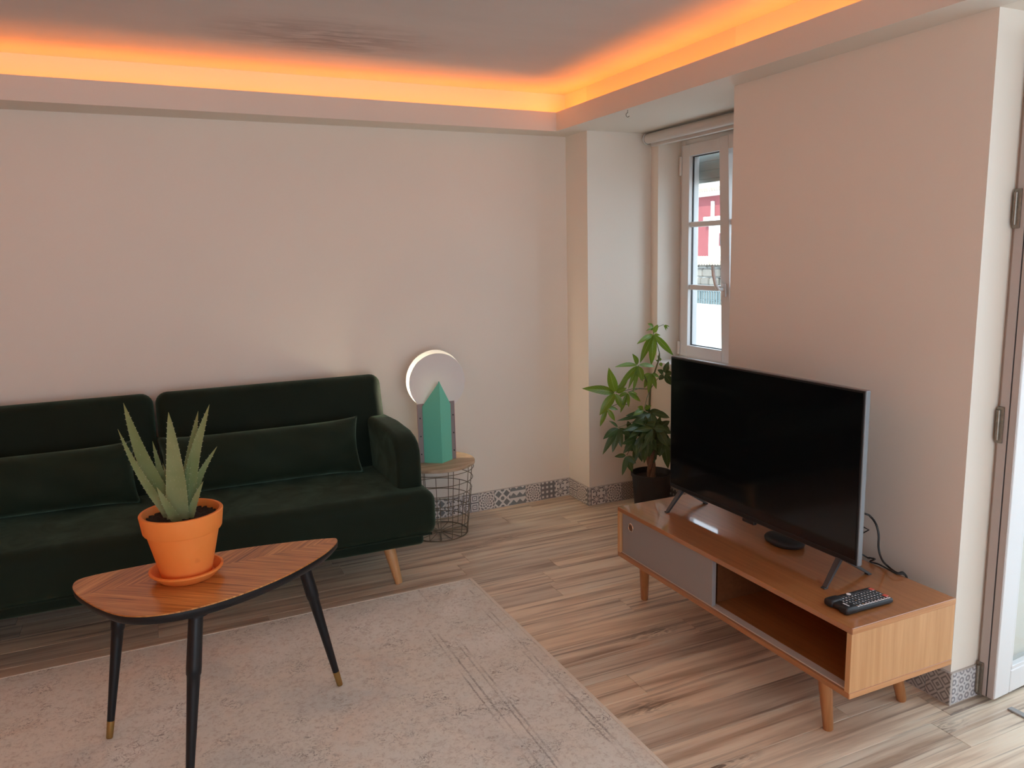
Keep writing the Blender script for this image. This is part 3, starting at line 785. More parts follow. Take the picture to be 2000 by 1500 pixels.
# ------------------------------------------------------------------ rug
RZ = 0.008
rug = thing('area_rug', 'faded beige vintage-pattern rug under the coffee table', 'rug', (-2.2, -2.0, 0))
rug_poly = [(-3.42, -0.905), (-0.974, -0.868), (-0.960, -3.2), (-3.42, -3.2)]
MB().prism(rug_poly, 0.0005, RZ-0.0006).obj('pile', M['rug'], rug)
def strip(mb, a, b, w, z0, z1):
    a, b = Vector((*a, 0)), Vector((*b, 0)); d = (b-a).normalized(); n = Vector((-d.y, d.x, 0))*w
    p = [a-n*0.5, b-n*0.5, b+n*0.5, a+n*0.5]
    mb.hexa([v+Vector((0, 0, z0)) for v in p] + [v+Vector((0, 0, z1)) for v in p])
bi = MB(); strip(bi, (-0.972, -0.868), (-0.958, -3.2), 0.012, 0.0004, RZ+0.0006); strip(bi, (-3.42, -0.903), (-0.970, -0.866), 0.009, 0.0004, RZ+0.0003)
bi.obj('edge_binding', M['binding'], rug)

# ------------------------------------------------------------------ sofa
def rbox(lo, hi, bev, seg=5, bulge=(0, 0, 0), cuts=6):
    """soft upholstered block"""
    t = bmesh.new(); bmesh.ops.create_cube(t, size=1)
    for v in t.verts: v.co = Vector([lo[i] + (v.co[i]+0.5)*(hi[i]-lo[i]) for i in range(3)])
    bmesh.ops.bevel(t, geom=t.edges[:], offset=bev, segments=seg, profile=0.5, affect='EDGES')
    if any(bulge):
        big = [e for e in t.edges if e.calc_length() > 0.08]
        bmesh.ops.subdivide_edges(t, edges=big, cuts=cuts, use_grid_fill=True)
        c = [(lo[i]+hi[i])/2 for i in range(3)]; h = [(hi[i]-lo[i])/2 for i in range(3)]
        for v in t.verts:
            u = [(v.co[i]-c[i])/h[i] for i in range(3)]
            for i in range(3):
                j, k = (i+1) % 3, (i+2) % 3
                v.co[i] += bulge[i]*u[i]*max(0, 1-u[j]**4)*max(0, 1-u[k]**4)
    return t
SX0, SX1 = -3.215, -1.105
sofa = thing('sofa', 'dark green velvet three-seat sofa bed on tapered beech legs', 'sofa', (-2.16, -0.45, 0))
sofa_z = 0.0
MB().take(rbox((SX0+0.05, -0.795, 0.172), (SX1-0.045, -0.13, 0.262), 0.018, 3)).obj('base_frame', M['velvet'], sofa, smooth=True)
MB().take(rbox((SX0, -0.862, 0.228), (SX1, -0.235, 0.424), 0.050, 6, (0, 0.006, 0.010))).obj('seat', M['velvet'], sofa, smooth=True)
pp = MB(); pp.tube([(SX0+0.03, -0.853, 0.240), (SX1-0.03, -0.853, 0.240)], 0.005, 8); pp.obj('piping', M['velvet'], sofa, smooth=True)
# two backrests, tilted back
lean = math.radians(15)
def back(x0, x1):
    H = 0.56; T = 0.135
    t = rbox((x0, -T/2, 0), (x1, T/2, H), 0.050, 6, (0, 0.012, 0.0))
    return MB().take(t, Matrix.Translation((0, -0.292, 0.296)) @ Matrix.Rotation(-lean, 4, 'X')).obj('backrest', M['velvet'], sofa, smooth=True)
back(-2.158, -1.152); back(-3.17, -2.166)
def arm(x0, x1):
    prof = [(-0.765, 0.40), (-0.765, 0.545), (-0.757, 0.585), (-0.735, 0.618), (-0.695, 0.642), (-0.64, 0.655), (-0.45, 0.662), (-0.20, 0.650), (-0.135, 0.63), (-0.12, 0.59), (-0.12, 0.30), (-0.60, 0.30), (-0.745, 0.34)]
    t = bmesh.new()
    a = [t.verts.new((x0, p[0], p[1])) for p in prof]; b = [t.verts.new((x1, p[0], p[1])) for p in prof]
    t.faces.new(a); t.faces.new(b[::-1]); n = len(prof)
    for i in range(n): t.faces.new((a[i], b[i], b[(i+1) % n], a[(i+1) % n]))
    bmesh.ops.recalc_face_normals(t, faces=t.faces[:])
    es = [e for e in t.edges if abs(e.verts[0].co.x-e.verts[1].co.x) < 1e-6]
    bmesh.ops.bevel(t, geom=es, offset=0.026, segments=4, profile=0.5, affect='EDGES')
    return MB().take(t).obj('armrest', M['velvet'], sofa, smooth=50)
arm(-1.246, -1.136); arm(-3.19, -3.08)
for (fx, fy, tx, ty) in ((-1.261, -0.758, -1.290, -0.705), (-3.06, -0.758, -3.03, -0.705), (-1.261, -0.14, -1.29, -0.19), (-3.06, -0.14, -3.03, -0.19), (-2.16, -0.5, -2.16, -0.5)):
    z0 = 0.0
    MB().tube([(fx, fy, z0), (fx+(tx-fx)*0.05, fy+(ty-fy)*0.05, 0.006), (tx, ty, 0.176)], [0.0135, 0.0165, 0.028], 20).obj('leg', M['leg_beech'], sofa, smooth=True)

def bolster(name, label, x0, x1, seed):
    rr = random.Random(seed); L = x1-x0; H = 0.262; T = 0.168; nu, nv = 60, 20
    bm = bmesh.new(); uvl = None
    grid = {}
    ph = [rr.uniform(0, 6) for _ in range(6)]
    for side in (1, -1):
        for i in range(nu+1):
            for j in range(nv+1):
                u = -1+2*i/nu; v = -1+2*j/nv
                edge = (i in (0, nu)) or (j in (0, nv))
                th = max(0.0, (1-abs(u)**7))**0.5 * max(0.0, (1-abs(v)**2.1))**0.52
                pinch = 1 - 0.05*(1-abs(v))*abs(u)**10
                X = u*L/2*(1-0.045*(1-v*v)*abs(u)**5)
                Z = v*H/2*(1-0.11*(1-abs(u)**5)*abs(v)**3)
                wr = 0.006*math.sin(9*u+ph[0]+2.5*v)*math.sin(3*v+ph[1]) + 0.004*math.sin(21*u+ph[2]-4*v)*(abs(u)**2) + 0.003*math.sin(14*v*abs(u)+ph[3])
                Y = -side*(th*T/2) + (0 if edge else -side*wr*th)
                if edge and side == -1: grid[(side, i, j)] = grid[(1, i, j)]; continue
                grid[(side, i, j)] = bm.verts.new((X, Y, Z))
    for side in (1, -1):
        for i in range(nu):
            for j in range(nv):
                q = [grid[(side, i, j)], grid[(side, i+1, j)], grid[(side, i+1, j+1)], grid[(side, i, j+1)]]
                try: bm.faces.new(q if side == 1 else q[::-1])
                except ValueError: pass
    mb = MB(); mb.take(bm, Matrix.Rotation(math.radians(-14), 4, 'X'))
    o = mb.obj(name, M['velvet2'], smooth=80, local=True, loc=((x0+x1)/2, -0.420, 0.561))
    return tag(o, label, 'cushion', 'velvet bolster cushions on the sofa')
bolster('bolster_cushion', 'long green velvet bolster on the right half of the sofa', -2.165, -1.318, 1)
bolster('bolster_cushion', 'long green velvet bolster on the left half of the sofa', -3.06, -2.245, 2)

# ------------------------------------------------------------------ coffee table
TZ = 0.51
pts_px = [(68, 1155), (75, 1130), (130, 1105), (300, 1065), (540, 1018), (870, 962), (1100, 925), (1350, 895), (1590, 872), (1617, 880), (1605, 905), (1550, 960), (1450, 1020), (1330, 1085), (1150, 1165), (900, 1250), (700, 1300), (500, 1325), (350, 1325), (200, 1275), (110, 1225), (75, 1180)]
outl = [Vector((-2.407, -1.470)), Vector((-2.398, -1.437)), Vector((-2.365, -1.420)), Vector((-2.29, -1.409)), Vector((-2.18, -1.401)), Vector((-2.04, -1.398)), Vector((-1.92, -1.402)), Vector((-1.79, -1.418)), Vector((-1.672, -1.444)), Vector((-1.655, -1.465)), Vector((-1.668, -1.502)), Vector((-1.712, -1.565)), Vector((-1.774, -1.627)), Vector((-1.843, -1.683)), Vector((-1.938, -1.740)), Vector((-2.045, -1.783)), Vector((-2.134, -1.797)), Vector((-2.215, -1.785)), Vector((-2.280, -1.745)), Vector((-2.336, -1.665)), Vector((-2.378, -1.580)), Vector((-2.401, -1.515))]
def catmull(P, n):
    out = []; N = len(P)
    for i in range(N):
        p0, p1, p2, p3 = P[i-1], P[i], P[(i+1) % N], P[(i+2) % N]
        for k in range(n):
            t = k/n
            out.append(0.5*((2*p1) + (p2-p0)*t + (2*p0-5*p1+4*p2-p3)*t*t + (3*p1-p0-3*p2+p3)*t*t*t))
    return out
ol = catmull(outl, 4)
axis_a, axis_b = Vector((-2.40, -1.565)), Vector((-1.66, -1.475))
tang = math.atan2((axis_b-axis_a).y, (axis_b-axis_a).x)
tc = (axis_a+axis_b)/2
ct = thing('coffee_table', 'leaf-shaped walnut chevron coffee table on three black legs', 'table', (tc.x, tc.y, RZ), tang)
MB().prism(ol, TZ-0.004, TZ, 0.001).obj('veneer_top', M['chevron'], ct)
cen = sum(ol, Vector((0, 0)))/len(ol)
def scaled(k): return [cen+(p-cen)*k for p in ol]
eb = bmesh.new(); rings = []
for k, z in ((0.999, TZ-0.0042), (1.002, TZ-0.010), (0.998, TZ-0.020), (0.975, TZ-0.028)):
    rings.append([eb.verts.new((p.x, p.y, z)) for p in scaled(k)])
N = len(ol)
eb.faces.new(rings[0]); eb.faces.new(rings[-1][::-1])
for A_, B_ in zip(rings, rings[1:]):
    for i in range(N): eb.faces.new((A_[i], A_[(i+1) % N], B_[(i+1) % N], B_[i]))
MB().take(eb).obj('black_board', M['black_lacquer'], ct, smooth=True)
def table_leg(foot, top):
    f, tp = Vector((*foot, RZ)), Vector((*top, TZ-0.027))
    P = lambda s: f.lerp(tp, s)
    o = MB().tube([P(0.105), P(0.60), P(0.655), P(0.665), P(0.70), P(1.0)], [0.0105, 0.0165, 0.0175, 0.0195, 0.0200, 0.0185], 24).obj('leg', M['black_lacquer'], ct, smooth=True)
    MB().tube([P(0.0), P(0.006), P(0.105)], [0.0085, 0.0095, 0.0108], 24).obj('brass_tip', M['brass'], o, smooth=True)
    MB().lathe([(0, -0.006), (0.034, -0.006), (0.034, 0), (0, 0)], 24, tp).obj('mounting_plate', M['black_lacquer'], o)
TL = at(238, 1122, 2, TZ-0.03); TR = at(584, 1078, 2, TZ-0.03); TMd = at(383, 1196, 2, TZ-0.03)
table_leg((-2.363, -1.450), (TL.x, TL.y)); table_leg((-1.677, -1.473), (TR.x, TR.y)); table_leg((-2.159, -1.845), (TMd.x, TMd.y))

# saucer and potted aloe
pc = Vector((-2.108, -1.560, TZ))
sau = MB().lathe([(0, 0), (0.070, 0), (0.076, 0.003), (0.096, 0.022), (0.1005, 0.027), (0.1005, 0.031), (0.094, 0.032), (0.090, 0.028), (0.074, 0.010), (0, 0.009)], 56, pc)
tag(sau.obj('plant_saucer', M['terracotta'], smooth=True), 'terracotta saucer on the coffee table under the aloe pot', 'saucer')
pz = TZ+0.0095
al = thing('potted_aloe', 'aloe vera in an orange terracotta pot on the coffee table', 'plant', (pc.x, pc.y, pz))
PH = 0.190
MB().lathe([(0, 0), (0.066, 0), (0.068, 0.003), (0.0975, 0.132), (0.1035, 0.134), (0.106, 0.138), (0.1125, PH-0.003), (0.1105, PH), (0.1035, PH), (0.101, PH-0.004), (0.096, 0.140), (0.090, 0.120), (0, 0.115)], 64, (pc.x, pc.y, pz)).obj('pot', M['terracotta'], al, smooth=35)
so = bmesh.new(); bmesh.ops.create_grid(so, x_segments=28, y_segments=28, size=0.1)
rs = random.Random(9)
bmesh.ops.delete(so, geom=[v for v in so.verts if v.co.to_2d().length > 0.1015], context='VERTS')
for v in so.verts: v.co.z = rs.uniform(-0.0022, 0.0022)
MB().take(so, Matrix.Translation((pc.x, pc.y, pz+PH-0.020))).obj('soil', M['soil'], al, fix=False)
def aloe_leaf(tip_px, base_px, width, depth_tip, depth_base, bend=0.0, bulge=0.45):
    """tip/base photo pixels with depth offsets (metres towards the sofa) from the pot's axis"""
    B = at(*base_px, 1, pc.y+depth_base); T_ = at(*tip_px, 1, pc.y+depth_tip)
    B.z = max(B.z, pz+PH-0.035)
    axis = (T_-B); side = axis.cross(FWD).normalized()
    n = 14; bm = bmesh.new(); rings = []; uv = bm.loops.layers.uv.new('UVMap'); vy = {}
    cdir = (Vector((pc.x, pc.y, 0)) - Vector((B.x, B.y, 0)))
    face = side.cross(axis).normalized()
    if face.dot(-FWD) < 0: face = -face
    for i in range(n+1):
        s = i/n
        p = B + axis*s + side*(bend*math.sin(PI*s)) 
        w = width*0.5*(1.0-s)**0.80*(0.86+0.14*min(1, s*4))*(1+0.30*s) if s < 1 else 0.0004
        th = w*0.55*(1-0.25*s) + 0.0004
        prof = [(-1, 0.10), (-0.6, 0.02), (0, -0.10), (0.6, 0.02), (1, 0.10), (0.65, -0.75), (0, -1.05), (-0.65, -0.75)]
        ring = []
        for a, b in prof:
            v = bm.verts.new(p + side*(a*w) + face*(b*th)); vy[v] = s; ring.append(v)
        rings.append(ring)
    fs = []
    for A_, B_ in zip(rings, rings[1:]):
        for k in range(8): fs.append(bm.faces.new((A_[k], A_[(k+1) % 8], B_[(k+1) % 8], B_[k])))
    fs.append(bm.faces.new(rings[0][::-1])); fs.append(bm.faces.new(rings[-1]))
    for f in fs:
        for l in f.loops: l[uv].uv = (0.5, vy[l.vert])
    mb = MB(); mb.bm = bm
    o = mb.obj('leaf', M['aloe'], al, smooth=60)
    tm = MB(); nt = int(axis.length/0.015)
    for i in range(2, nt-1):
        s = i/nt
        w = width*0.5*(1.0-s)**0.80*(0.86+0.14*min(1, s*4))*(1+0.30*s); p = B + axis*s + side*(bend*math.sin(PI*s))
        for sg in (-1, 1):
            q = p + side*(sg*w*0.97) + face*(0.08*w)
            tm.tube([q, q + side*(sg*0.0026) + axis.normalized()*0.0016], [0.0009, 0.0002], 4)
    to = tm.obj('thorns', M['aloe_thorn'], o); to['kind'] = 'stuff'
M['aloe_thorn'] = plain('pale_thorn', (0.52, 0.52, 0.36), 0.5)
ALOE = [((230, 838), (326, 1002), 0.030, -0.02, 0.0, 0.010), ((241, 787), (338, 1008), 0.060, 0.03, 0.005, 0.012), ((298, 862), (340, 1000), 0.034, 0.07, 0.02, 0.004),
        ((329, 805), (348, 1018), 0.072, -0.035, -0.015, -0.004), ((387, 803), (360, 1005), 0.046, 0.05, 0.02, 0.004), ((409, 790), (364, 1012), 0.050, -0.02, 0.0, 0.012),
        ((424, 872), (366, 1014), 0.034, 0.02, 0.0, 0.014), ((397, 940), (370, 1014), 0.026, -0.05, -0.02, 0.003), ((306, 951), (349, 1022), 0.034, -0.07, -0.035, 0.002), ((372, 893), (358, 1010), 0.020, 0.0, -0.005, 0.002),
        ((318, 905), (345, 1000), 0.022, 0.09, 0.035, 0.0)]
for a in ALOE: aloe_leaf(*a)

# ------------------------------------------------------------------ side table with lamp
sc_ = Vector((-0.889, -0.226, 0))
stb = thing('side_table', 'round wire basket side table with a wooden lid, right of the sofa', 'table', sc_)
SZ = 0.380
MB().lathe([(0, SZ-0.016), (0.190, SZ-0.016), (0.194, SZ-0.013), (0.194, SZ-0.003), (0.191, SZ), (0, SZ)], 64, sc_).obj('lid', M['table_wood'], stb, smooth=35)
def circ(r, z, n=48): return [sc_ + Vector((r*math.cos(2*PI*k/n), r*math.sin(2*PI*k/n), z)) for k in range(n)]
def rz(z): return 0.146 + (0.186-0.146)*min(1, z/0.34)
for z in (0.003, 0.062, 0.122, 0.182, 0.236, 0.290, 0.345):
    MB().tube(circ(rz(z), z), 0.0019 if z > 0.01 else 0.0026, 6, closed=True).obj('wire_ring', M['wire'], stb, smooth=True)
for k in range(16):
    a = 2*PI*(k+0.3)/16; ca, sa_ = math.cos(a), math.sin(a)
    zt1 = 0.362 if k % 2 == 0 else 0.236
    zb1 = 0.003
    MB().tube([sc_+Vector((rz(zb1)*ca, rz(zb1)*sa_, zb1)), sc_+Vector((rz(zt1)*ca, rz(zt1)*sa_, zt1))], 0.0018, 6).obj('upright_wire', M['wire'], stb, smooth=True)
    MB().tube([sc_+Vector((0.016*ca, 0.016*sa_, 0.004)), sc_+Vector((rz(0)*ca, rz(0)*sa_, 0.004))], 0.0017, 6).obj('base_spoke', M['wire'], stb, smooth=True)
MB().tube(circ(0.017, 0.004, 20), 0.0022, 6, closed=True).obj('hub_ring', M['wire'], stb, smooth=True)

lz = SZ
lampc = at(862, 899, 2, lz)
lt_ = thing('table_lamp', 'lamp with a mint green prism and two opal discs on the side table', 'lamp', lampc)
fe = at(864, 905, 2, lz); le = at(830, 901, 2, lz); re_ = at(881, 894, 2, lz)
# true plan: an L-shaped fold, front edge towards the room
bl = Vector((fe.x-0.075, fe.y+0.055, lz)); br = Vector((fe.x+0.072, fe.y+0.050, lz))
hF, hS = 0.415, 0.288
th = 0.006
bm = bmesh.new()
def sheet(p0, p1, h0, h1):
    d = (p1-p0).normalized(); nn = Vector((-d.y, d.x, 0)); 
    if nn.y < 0: nn = -nn
    q = [p0, p1, p1+nn*th, p0+nn*th]
    hh = [h0, h1, h1, h0]
    lo = [bm.verts.new(v) for v in q]; hi = [bm.verts.new(v+Vector((0, 0, h))) for v, h in zip(q, hh)]
    bm.faces.new(lo[::-1]); bm.faces.new(hi)
    for i in range(4): bm.faces.new((lo[i], lo[(i+1) % 4], hi[(i+1) % 4], hi[i]))
sheet(fe, bl, hF, hS); sheet(fe, br, hF, hS)
mbp = MB(); mbp.bm = bm; prism_o = mbp.obj('prism_base', M['mint'], lt_)
yb_ = fe.y+0.058
# acrylic back plate with screws
plz = lz+0.30
pl = MB().box((fe.x-0.098, yb_, lz), (fe.x+0.094, yb_+0.004, plz), 0.0008, 1).obj('acrylic_plate', M['smoke'], lt_)
MB().box((fe.x-0.1005, yb_-0.0005, lz), (fe.x-0.0978, yb_+0.0045, plz)).obj('plate_edge', M['pink_edge'], pl); MB().box((fe.x+0.0938, yb_-0.0005, lz), (fe.x+0.0965, yb_+0.0045, plz)).obj('plate_edge', M['pink_edge'], pl)
for sx in (-0.088, 0.086):
    for k in range(3):
        MB().lathe([(0, 0), (0.0036, 0), (0.0036, 0.003), (0, 0.004)], 10, mat=Matrix.Translation((fe.x+sx, yb_-0.0005, lz+0.045+k*0.092)) @ Matrix.Rotation(PI/2, 4, 'X')).obj('screw', M['tv_black'], pl)
dface = Matrix.Rotation(math.radians(0), 4, 'Z') @ Matrix.Rotation(PI/2, 4, 'X')
DC = Vector((fe.x+0.014, yb_+0.010, lz+0.400))
def disc(name, c, r, mat, t=0.003):
    return MB().lathe([(0, -t/2), (r-0.0008, -t/2), (r, -t/4), (r, t/4), (r-0.0008, t/2), (0, t/2)], 72, mat=Matrix.Translation(c) @ dface).obj(name, mat, lt_)
disc('front_disc', DC, 0.147, M['opal'])
disc('rear_disc', DC + Vector((0.011, 0.075, 0.004)), 0.152, M['opal'])
blb = MB().sphere(DC + Vector((-0.030, 0.036, -0.040)), (0.022, 0.022, 0.030), 16).obj('bulb', M['bulb'], lt_, smooth=True)
MB().rod(DC + Vector((-0.030, 0.036, -0.072)), DC + Vector((-0.030, 0.036, -0.135)), 0.014).obj('bulb_socket', M['pvc'], lt_, smooth=True)
MB().box((DC.x-0.036, yb_+0.004, lz+0.02), (DC.x-0.020, yb_+0.06, lz+0.285), 0.002).obj('socket_post', M['smoke'], lt_)
MB().rod(DC + Vector((-0.01, 0.0015, -0.11)), DC + Vector((-0.01, 0.0735, -0.11)), 0.003).obj('spacer', M['chrome'], lt_)

# ------------------------------------------------------------------ potted pachira
ppc = Vector((0.262, -0.455, 0))
pl_ = thing('potted_pachira', 'leafy money tree in a black pot in the window niche', 'plant', ppc)
POT = 0.215
MB().lathe([(0, 0), (0.088, 0), (0.091, 0.004), (0.106, POT-0.020), (0.112, POT-0.018), (0.113, POT), (0.106, POT), (0.100, POT-0.03), (0, POT-0.032)], 48, ppc).obj('pot', M['pot_black'], pl_, smooth=35)
MB().lathe([(0, POT-0.026), (0.06, POT-0.028), (0.102, POT-0.030)], 30, ppc).obj('soil', M['soil'], pl_, fix=False)
def pk(px, py, dy=0.0): return at(px, py, 1, ppc.y+dy)
for k in range(3):                                    # braided trunk
    pts = []
    for i in range(13):
        s = i/12; a = 2*PI*(k/3 + s*0.9)
        c = Vector((ppc.x, ppc.y, POT-0.035)).lerp(pk(1268, 845), s)
        pts.append(c + Vector((0.012*math.cos(a), 0.012*math.sin(a), 0)))
    MB().tube(pts, [0.014-0.003*i/12 for i in range(13)], 8).obj('trunk', M['bark'], pl_, smooth=True)
def stem(pts, r0, r1, name='stem'):
    n = len(pts)
    MB().tube(pts, [r0+(r1-r0)*i/(n-1) for i in range(n)], 7).obj(name, M['stem'], pl_, smooth=True)
stem([pk(1268, 850), pk(1268, 800), pk(1270, 760), pk(1276, 735), pk(1286, 705), pk(1288, 690)], 0.0065, 0.0035)
stem([pk(1270, 765), pk(1271, 735), pk(1280, 725)], 0.004, 0.003)
def leaflet(base, tip, width, mat, nrm=None, droop=0.15, fold=0.22):
    base, tip = Vector(base), Vector(tip); ax = tip-base; L = ax.length; ax.normalize()
    nrm = Vector(nrm) if nrm is not None else Vector((-0.45, -0.75, 0.5))
    side = ax.cross(nrm).normalized(); up = side.cross(ax).normalized()
    n = 8; bm = bmesh.new(); uv = bm.loops.layers.uv.new('UVMap'); rows = []; st_ = {}
    for i in range(n+1):
        s = i/n
        w = width*0.5*(math.sin(PI*min(1, s**0.80*0.985+0.012)))**0.85*(0.95 if s < 1 else 0)
        w = max(w, 0.0006)
        p = base.lerp(tip, s) + up*(droop*L*math.sin(PI*s)*0.5)
        row = []
        for a in (-1, -0.5, 0, 0.5, 1):
            v = bm.verts.new(p + side*(a*w) + up*(abs(a)*w*fold - 0.0)); st_[v] = (0.5+a*0.5, s); row.append(v)
        rows.append(row)
    for A_, B_ in zip(rows, rows[1:]):
        for k in range(4):
            f = bm.faces.new((A_[k], A_[k+1], B_[k+1], B_[k]))
            for l in f.loops: l[uv].uv = st_[l.vert]
    mb = MB(); mb.bm = bm
    return mb.obj('leaf', mat, pl_, smooth=80, fix=False)
rl = random.Random(21)
PPM = FPX/4.15                    # photo pixels per metre at the plant
def cluster(c, tips, mat, width=0.026, dy=0.0, droop=0.12, join=None, spread=0.05):
    cc = pk(*c, dy)
    if join is not None: stem([join, join.lerp(cc, 0.5)+Vector((0, 0, 0.012)), cc], 0.0024, 0.0016, 'petiole')
    for tp in tips:
        w = tp[2] if len(tp) > 2 else width
        t = pk(tp[0], tp[1], dy + (tp[3] if len(tp) > 3 else rl.uniform(-spread, spread*0.3)))
        dirv = (t-cc).normalized()
        if mat is M['leaf_dark']: w *= 1.15
        leaflet(cc + dirv*0.006, t, w, mat, (rl.uniform(-0.8, -0.1), -0.85, rl.uniform(0.15, 0.75)), droop)
L_, D_ = M['leaf_light'], M['leaf_dark']
top = pk(1288, 690); mid = pk(1270, 760); low = pk(1268, 820)
cluster((1276, 652), [(1244, 672, 0.030), (1250, 709, 0.040), (1272, 713, 0.045), (1315, 694, 0.036), (1285, 634, 0.028), (1290, 655, 0.012)], L_, dy=-0.03, join=top)
cluster((1278, 640), [(1265, 632, 0.022), (1271, 645, 0.020), (1262, 646, 0.014)], L_, dy=0.0, join=pk(1276, 652, -0.03))
cluster((1296, 634), [(1304, 642, 0.012), (1301, 646, 0.010), (1307, 638, 0.008)], L_, dy=0.02, join=pk(1277, 650, -0.03))
cluster((1246, 713), [(1201, 717, 0.030), (1235, 691, 0.030), (1279, 716, 0.028), (1207, 758, 0.032), (1255, 745, 0.040), (1236, 766, 0.024), (1227, 760, 0.022)], L_, dy=-0.05, join=mid)
cluster((1202, 767), [(1137, 759, 0.050), (1189, 718, 0.052), (1171, 811, 0.050), (1213, 797, 0.036), (1226, 742, 0.030), (1224, 758, 0.030)], L_, dy=-0.09, join=mid)
cluster((1226, 766), [(1212, 806, 0.024), (1228, 795, 0.022), (1251, 784, 0.028), (1206, 777, 0.022), (1245, 770, 0.02)], L_, dy=-0.04, join=mid)
cluster((1186, 797), [(1207, 800, 0.022), (1201, 822, 0.026), (1172, 833, 0.026), (1180, 812, 0.018)], L_, dy=-0.08, join=pk(1226, 790, -0.03))
cluster((1272, 728), [(1258, 758, 0.032), (1266, 768, 0.030), (1282, 760, 0.028), (1250, 742, 0.026), (1288, 738, 0.02), (1277, 746, 0.03)], L_, dy=0.0, join=mid)
cluster((1289, 706), [(1284, 694, 0.016), (1292, 716, 0.020), (1281, 704, 0.014), (1290, 699, 0.012)], L_, dy=0.01, join=top)
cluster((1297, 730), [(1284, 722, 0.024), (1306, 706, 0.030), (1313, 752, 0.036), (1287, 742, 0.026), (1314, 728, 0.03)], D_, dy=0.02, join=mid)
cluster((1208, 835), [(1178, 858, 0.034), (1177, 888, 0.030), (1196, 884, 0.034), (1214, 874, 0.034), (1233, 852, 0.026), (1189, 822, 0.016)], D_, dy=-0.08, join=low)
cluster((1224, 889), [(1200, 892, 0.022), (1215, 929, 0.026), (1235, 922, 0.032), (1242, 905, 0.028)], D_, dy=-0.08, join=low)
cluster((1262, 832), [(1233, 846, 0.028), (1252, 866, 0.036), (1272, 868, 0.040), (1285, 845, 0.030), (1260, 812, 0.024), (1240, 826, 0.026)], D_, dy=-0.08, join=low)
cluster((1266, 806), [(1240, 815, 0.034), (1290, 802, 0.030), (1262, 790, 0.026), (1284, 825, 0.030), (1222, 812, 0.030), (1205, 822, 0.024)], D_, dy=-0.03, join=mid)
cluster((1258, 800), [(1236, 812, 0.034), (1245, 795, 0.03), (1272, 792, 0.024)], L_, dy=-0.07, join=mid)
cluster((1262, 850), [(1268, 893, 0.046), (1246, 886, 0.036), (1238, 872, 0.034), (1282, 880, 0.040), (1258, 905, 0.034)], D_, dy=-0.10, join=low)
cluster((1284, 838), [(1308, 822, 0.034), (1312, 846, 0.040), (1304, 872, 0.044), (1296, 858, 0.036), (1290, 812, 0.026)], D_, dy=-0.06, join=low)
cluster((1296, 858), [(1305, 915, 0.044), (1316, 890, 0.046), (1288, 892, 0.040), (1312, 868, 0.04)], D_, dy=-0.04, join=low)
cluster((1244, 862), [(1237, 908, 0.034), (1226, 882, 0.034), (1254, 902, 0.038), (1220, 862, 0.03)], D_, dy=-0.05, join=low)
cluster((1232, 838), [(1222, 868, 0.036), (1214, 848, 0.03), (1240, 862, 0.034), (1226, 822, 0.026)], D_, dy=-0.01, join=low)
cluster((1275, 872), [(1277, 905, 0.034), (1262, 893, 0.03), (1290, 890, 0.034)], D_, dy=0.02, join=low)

rq = random.Random(77)
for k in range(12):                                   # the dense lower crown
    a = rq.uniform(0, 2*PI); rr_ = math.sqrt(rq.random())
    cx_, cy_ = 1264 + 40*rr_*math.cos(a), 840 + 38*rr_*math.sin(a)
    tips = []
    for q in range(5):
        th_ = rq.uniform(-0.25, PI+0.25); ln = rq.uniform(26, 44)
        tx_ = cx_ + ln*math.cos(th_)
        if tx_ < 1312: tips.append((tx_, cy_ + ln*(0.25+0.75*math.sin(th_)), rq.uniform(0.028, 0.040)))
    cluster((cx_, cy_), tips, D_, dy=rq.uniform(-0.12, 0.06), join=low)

# ------------------------------------------------------------------ television stand
tv_t = thing('tv_stand', 'low honey-oak television stand with a grey sliding door', 'tv stand', (-0.307, -1.92, 0), 0.010)
X0, X1, Y0, Y1, Z0, Z1 = -0.512, -0.104, -2.502, -1.338, 0.195, 0.400
pt = 0.017
MB().box((X0, Y0, Z1-pt), (X1, Y1, Z1), 0.0012, 1).obj('top_panel', M['oak_y'], tv_t)
MB().box((X0, Y0, Z0), (X1, Y1, Z0+pt), 0.0012, 1).obj('bottom_panel', M['oak_y'], tv_t)
MB().box((X0, Y0, Z0+pt), (X1, Y0+pt, Z1-pt), 0.0008, 1).obj('side_panel', M['oak_x'], tv_t)
MB().box((X0, Y1-pt, Z0+pt), (X1, Y1, Z1-pt), 0.0008, 1).obj('side_panel', M['oak_x'], tv_t)
eg = MB()
for z in (Z0, Z1-pt): eg.box((X0+0.001, Y0-0.0012, z+0.001), (X1-0.001, Y0+0.004, z+pt-0.001))
eg.obj('edge_band', M['oak_z'], tv_t)
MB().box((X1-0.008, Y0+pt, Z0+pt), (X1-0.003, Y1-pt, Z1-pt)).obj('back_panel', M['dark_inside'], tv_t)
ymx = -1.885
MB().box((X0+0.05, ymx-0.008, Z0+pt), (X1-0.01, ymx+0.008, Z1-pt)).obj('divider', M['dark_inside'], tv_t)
dr = MB().box((X0+0.010, ymx-0.03, Z0+pt+0.003), (X0+0.026, Y1-pt-0.003, Z1-pt-0.002), 0.001, 1).obj('sliding_door', M['grey_panel'], tv_t)
pulc = Vector((X0+0.010, -1.418, Z1-pt-0.048))
RX = Matrix.Rotation(-PI/2, 4, 'Y')
MB().lathe([(0.0125, 0.0), (0.0145, 0.0022), (0.0165, 0.0022), (0.0185, 0.0), (0.0125, 0.0)], 32, mat=Matrix.Translation(pulc) @ RX).obj('pull_ring', M['chrome'], dr, smooth=True)
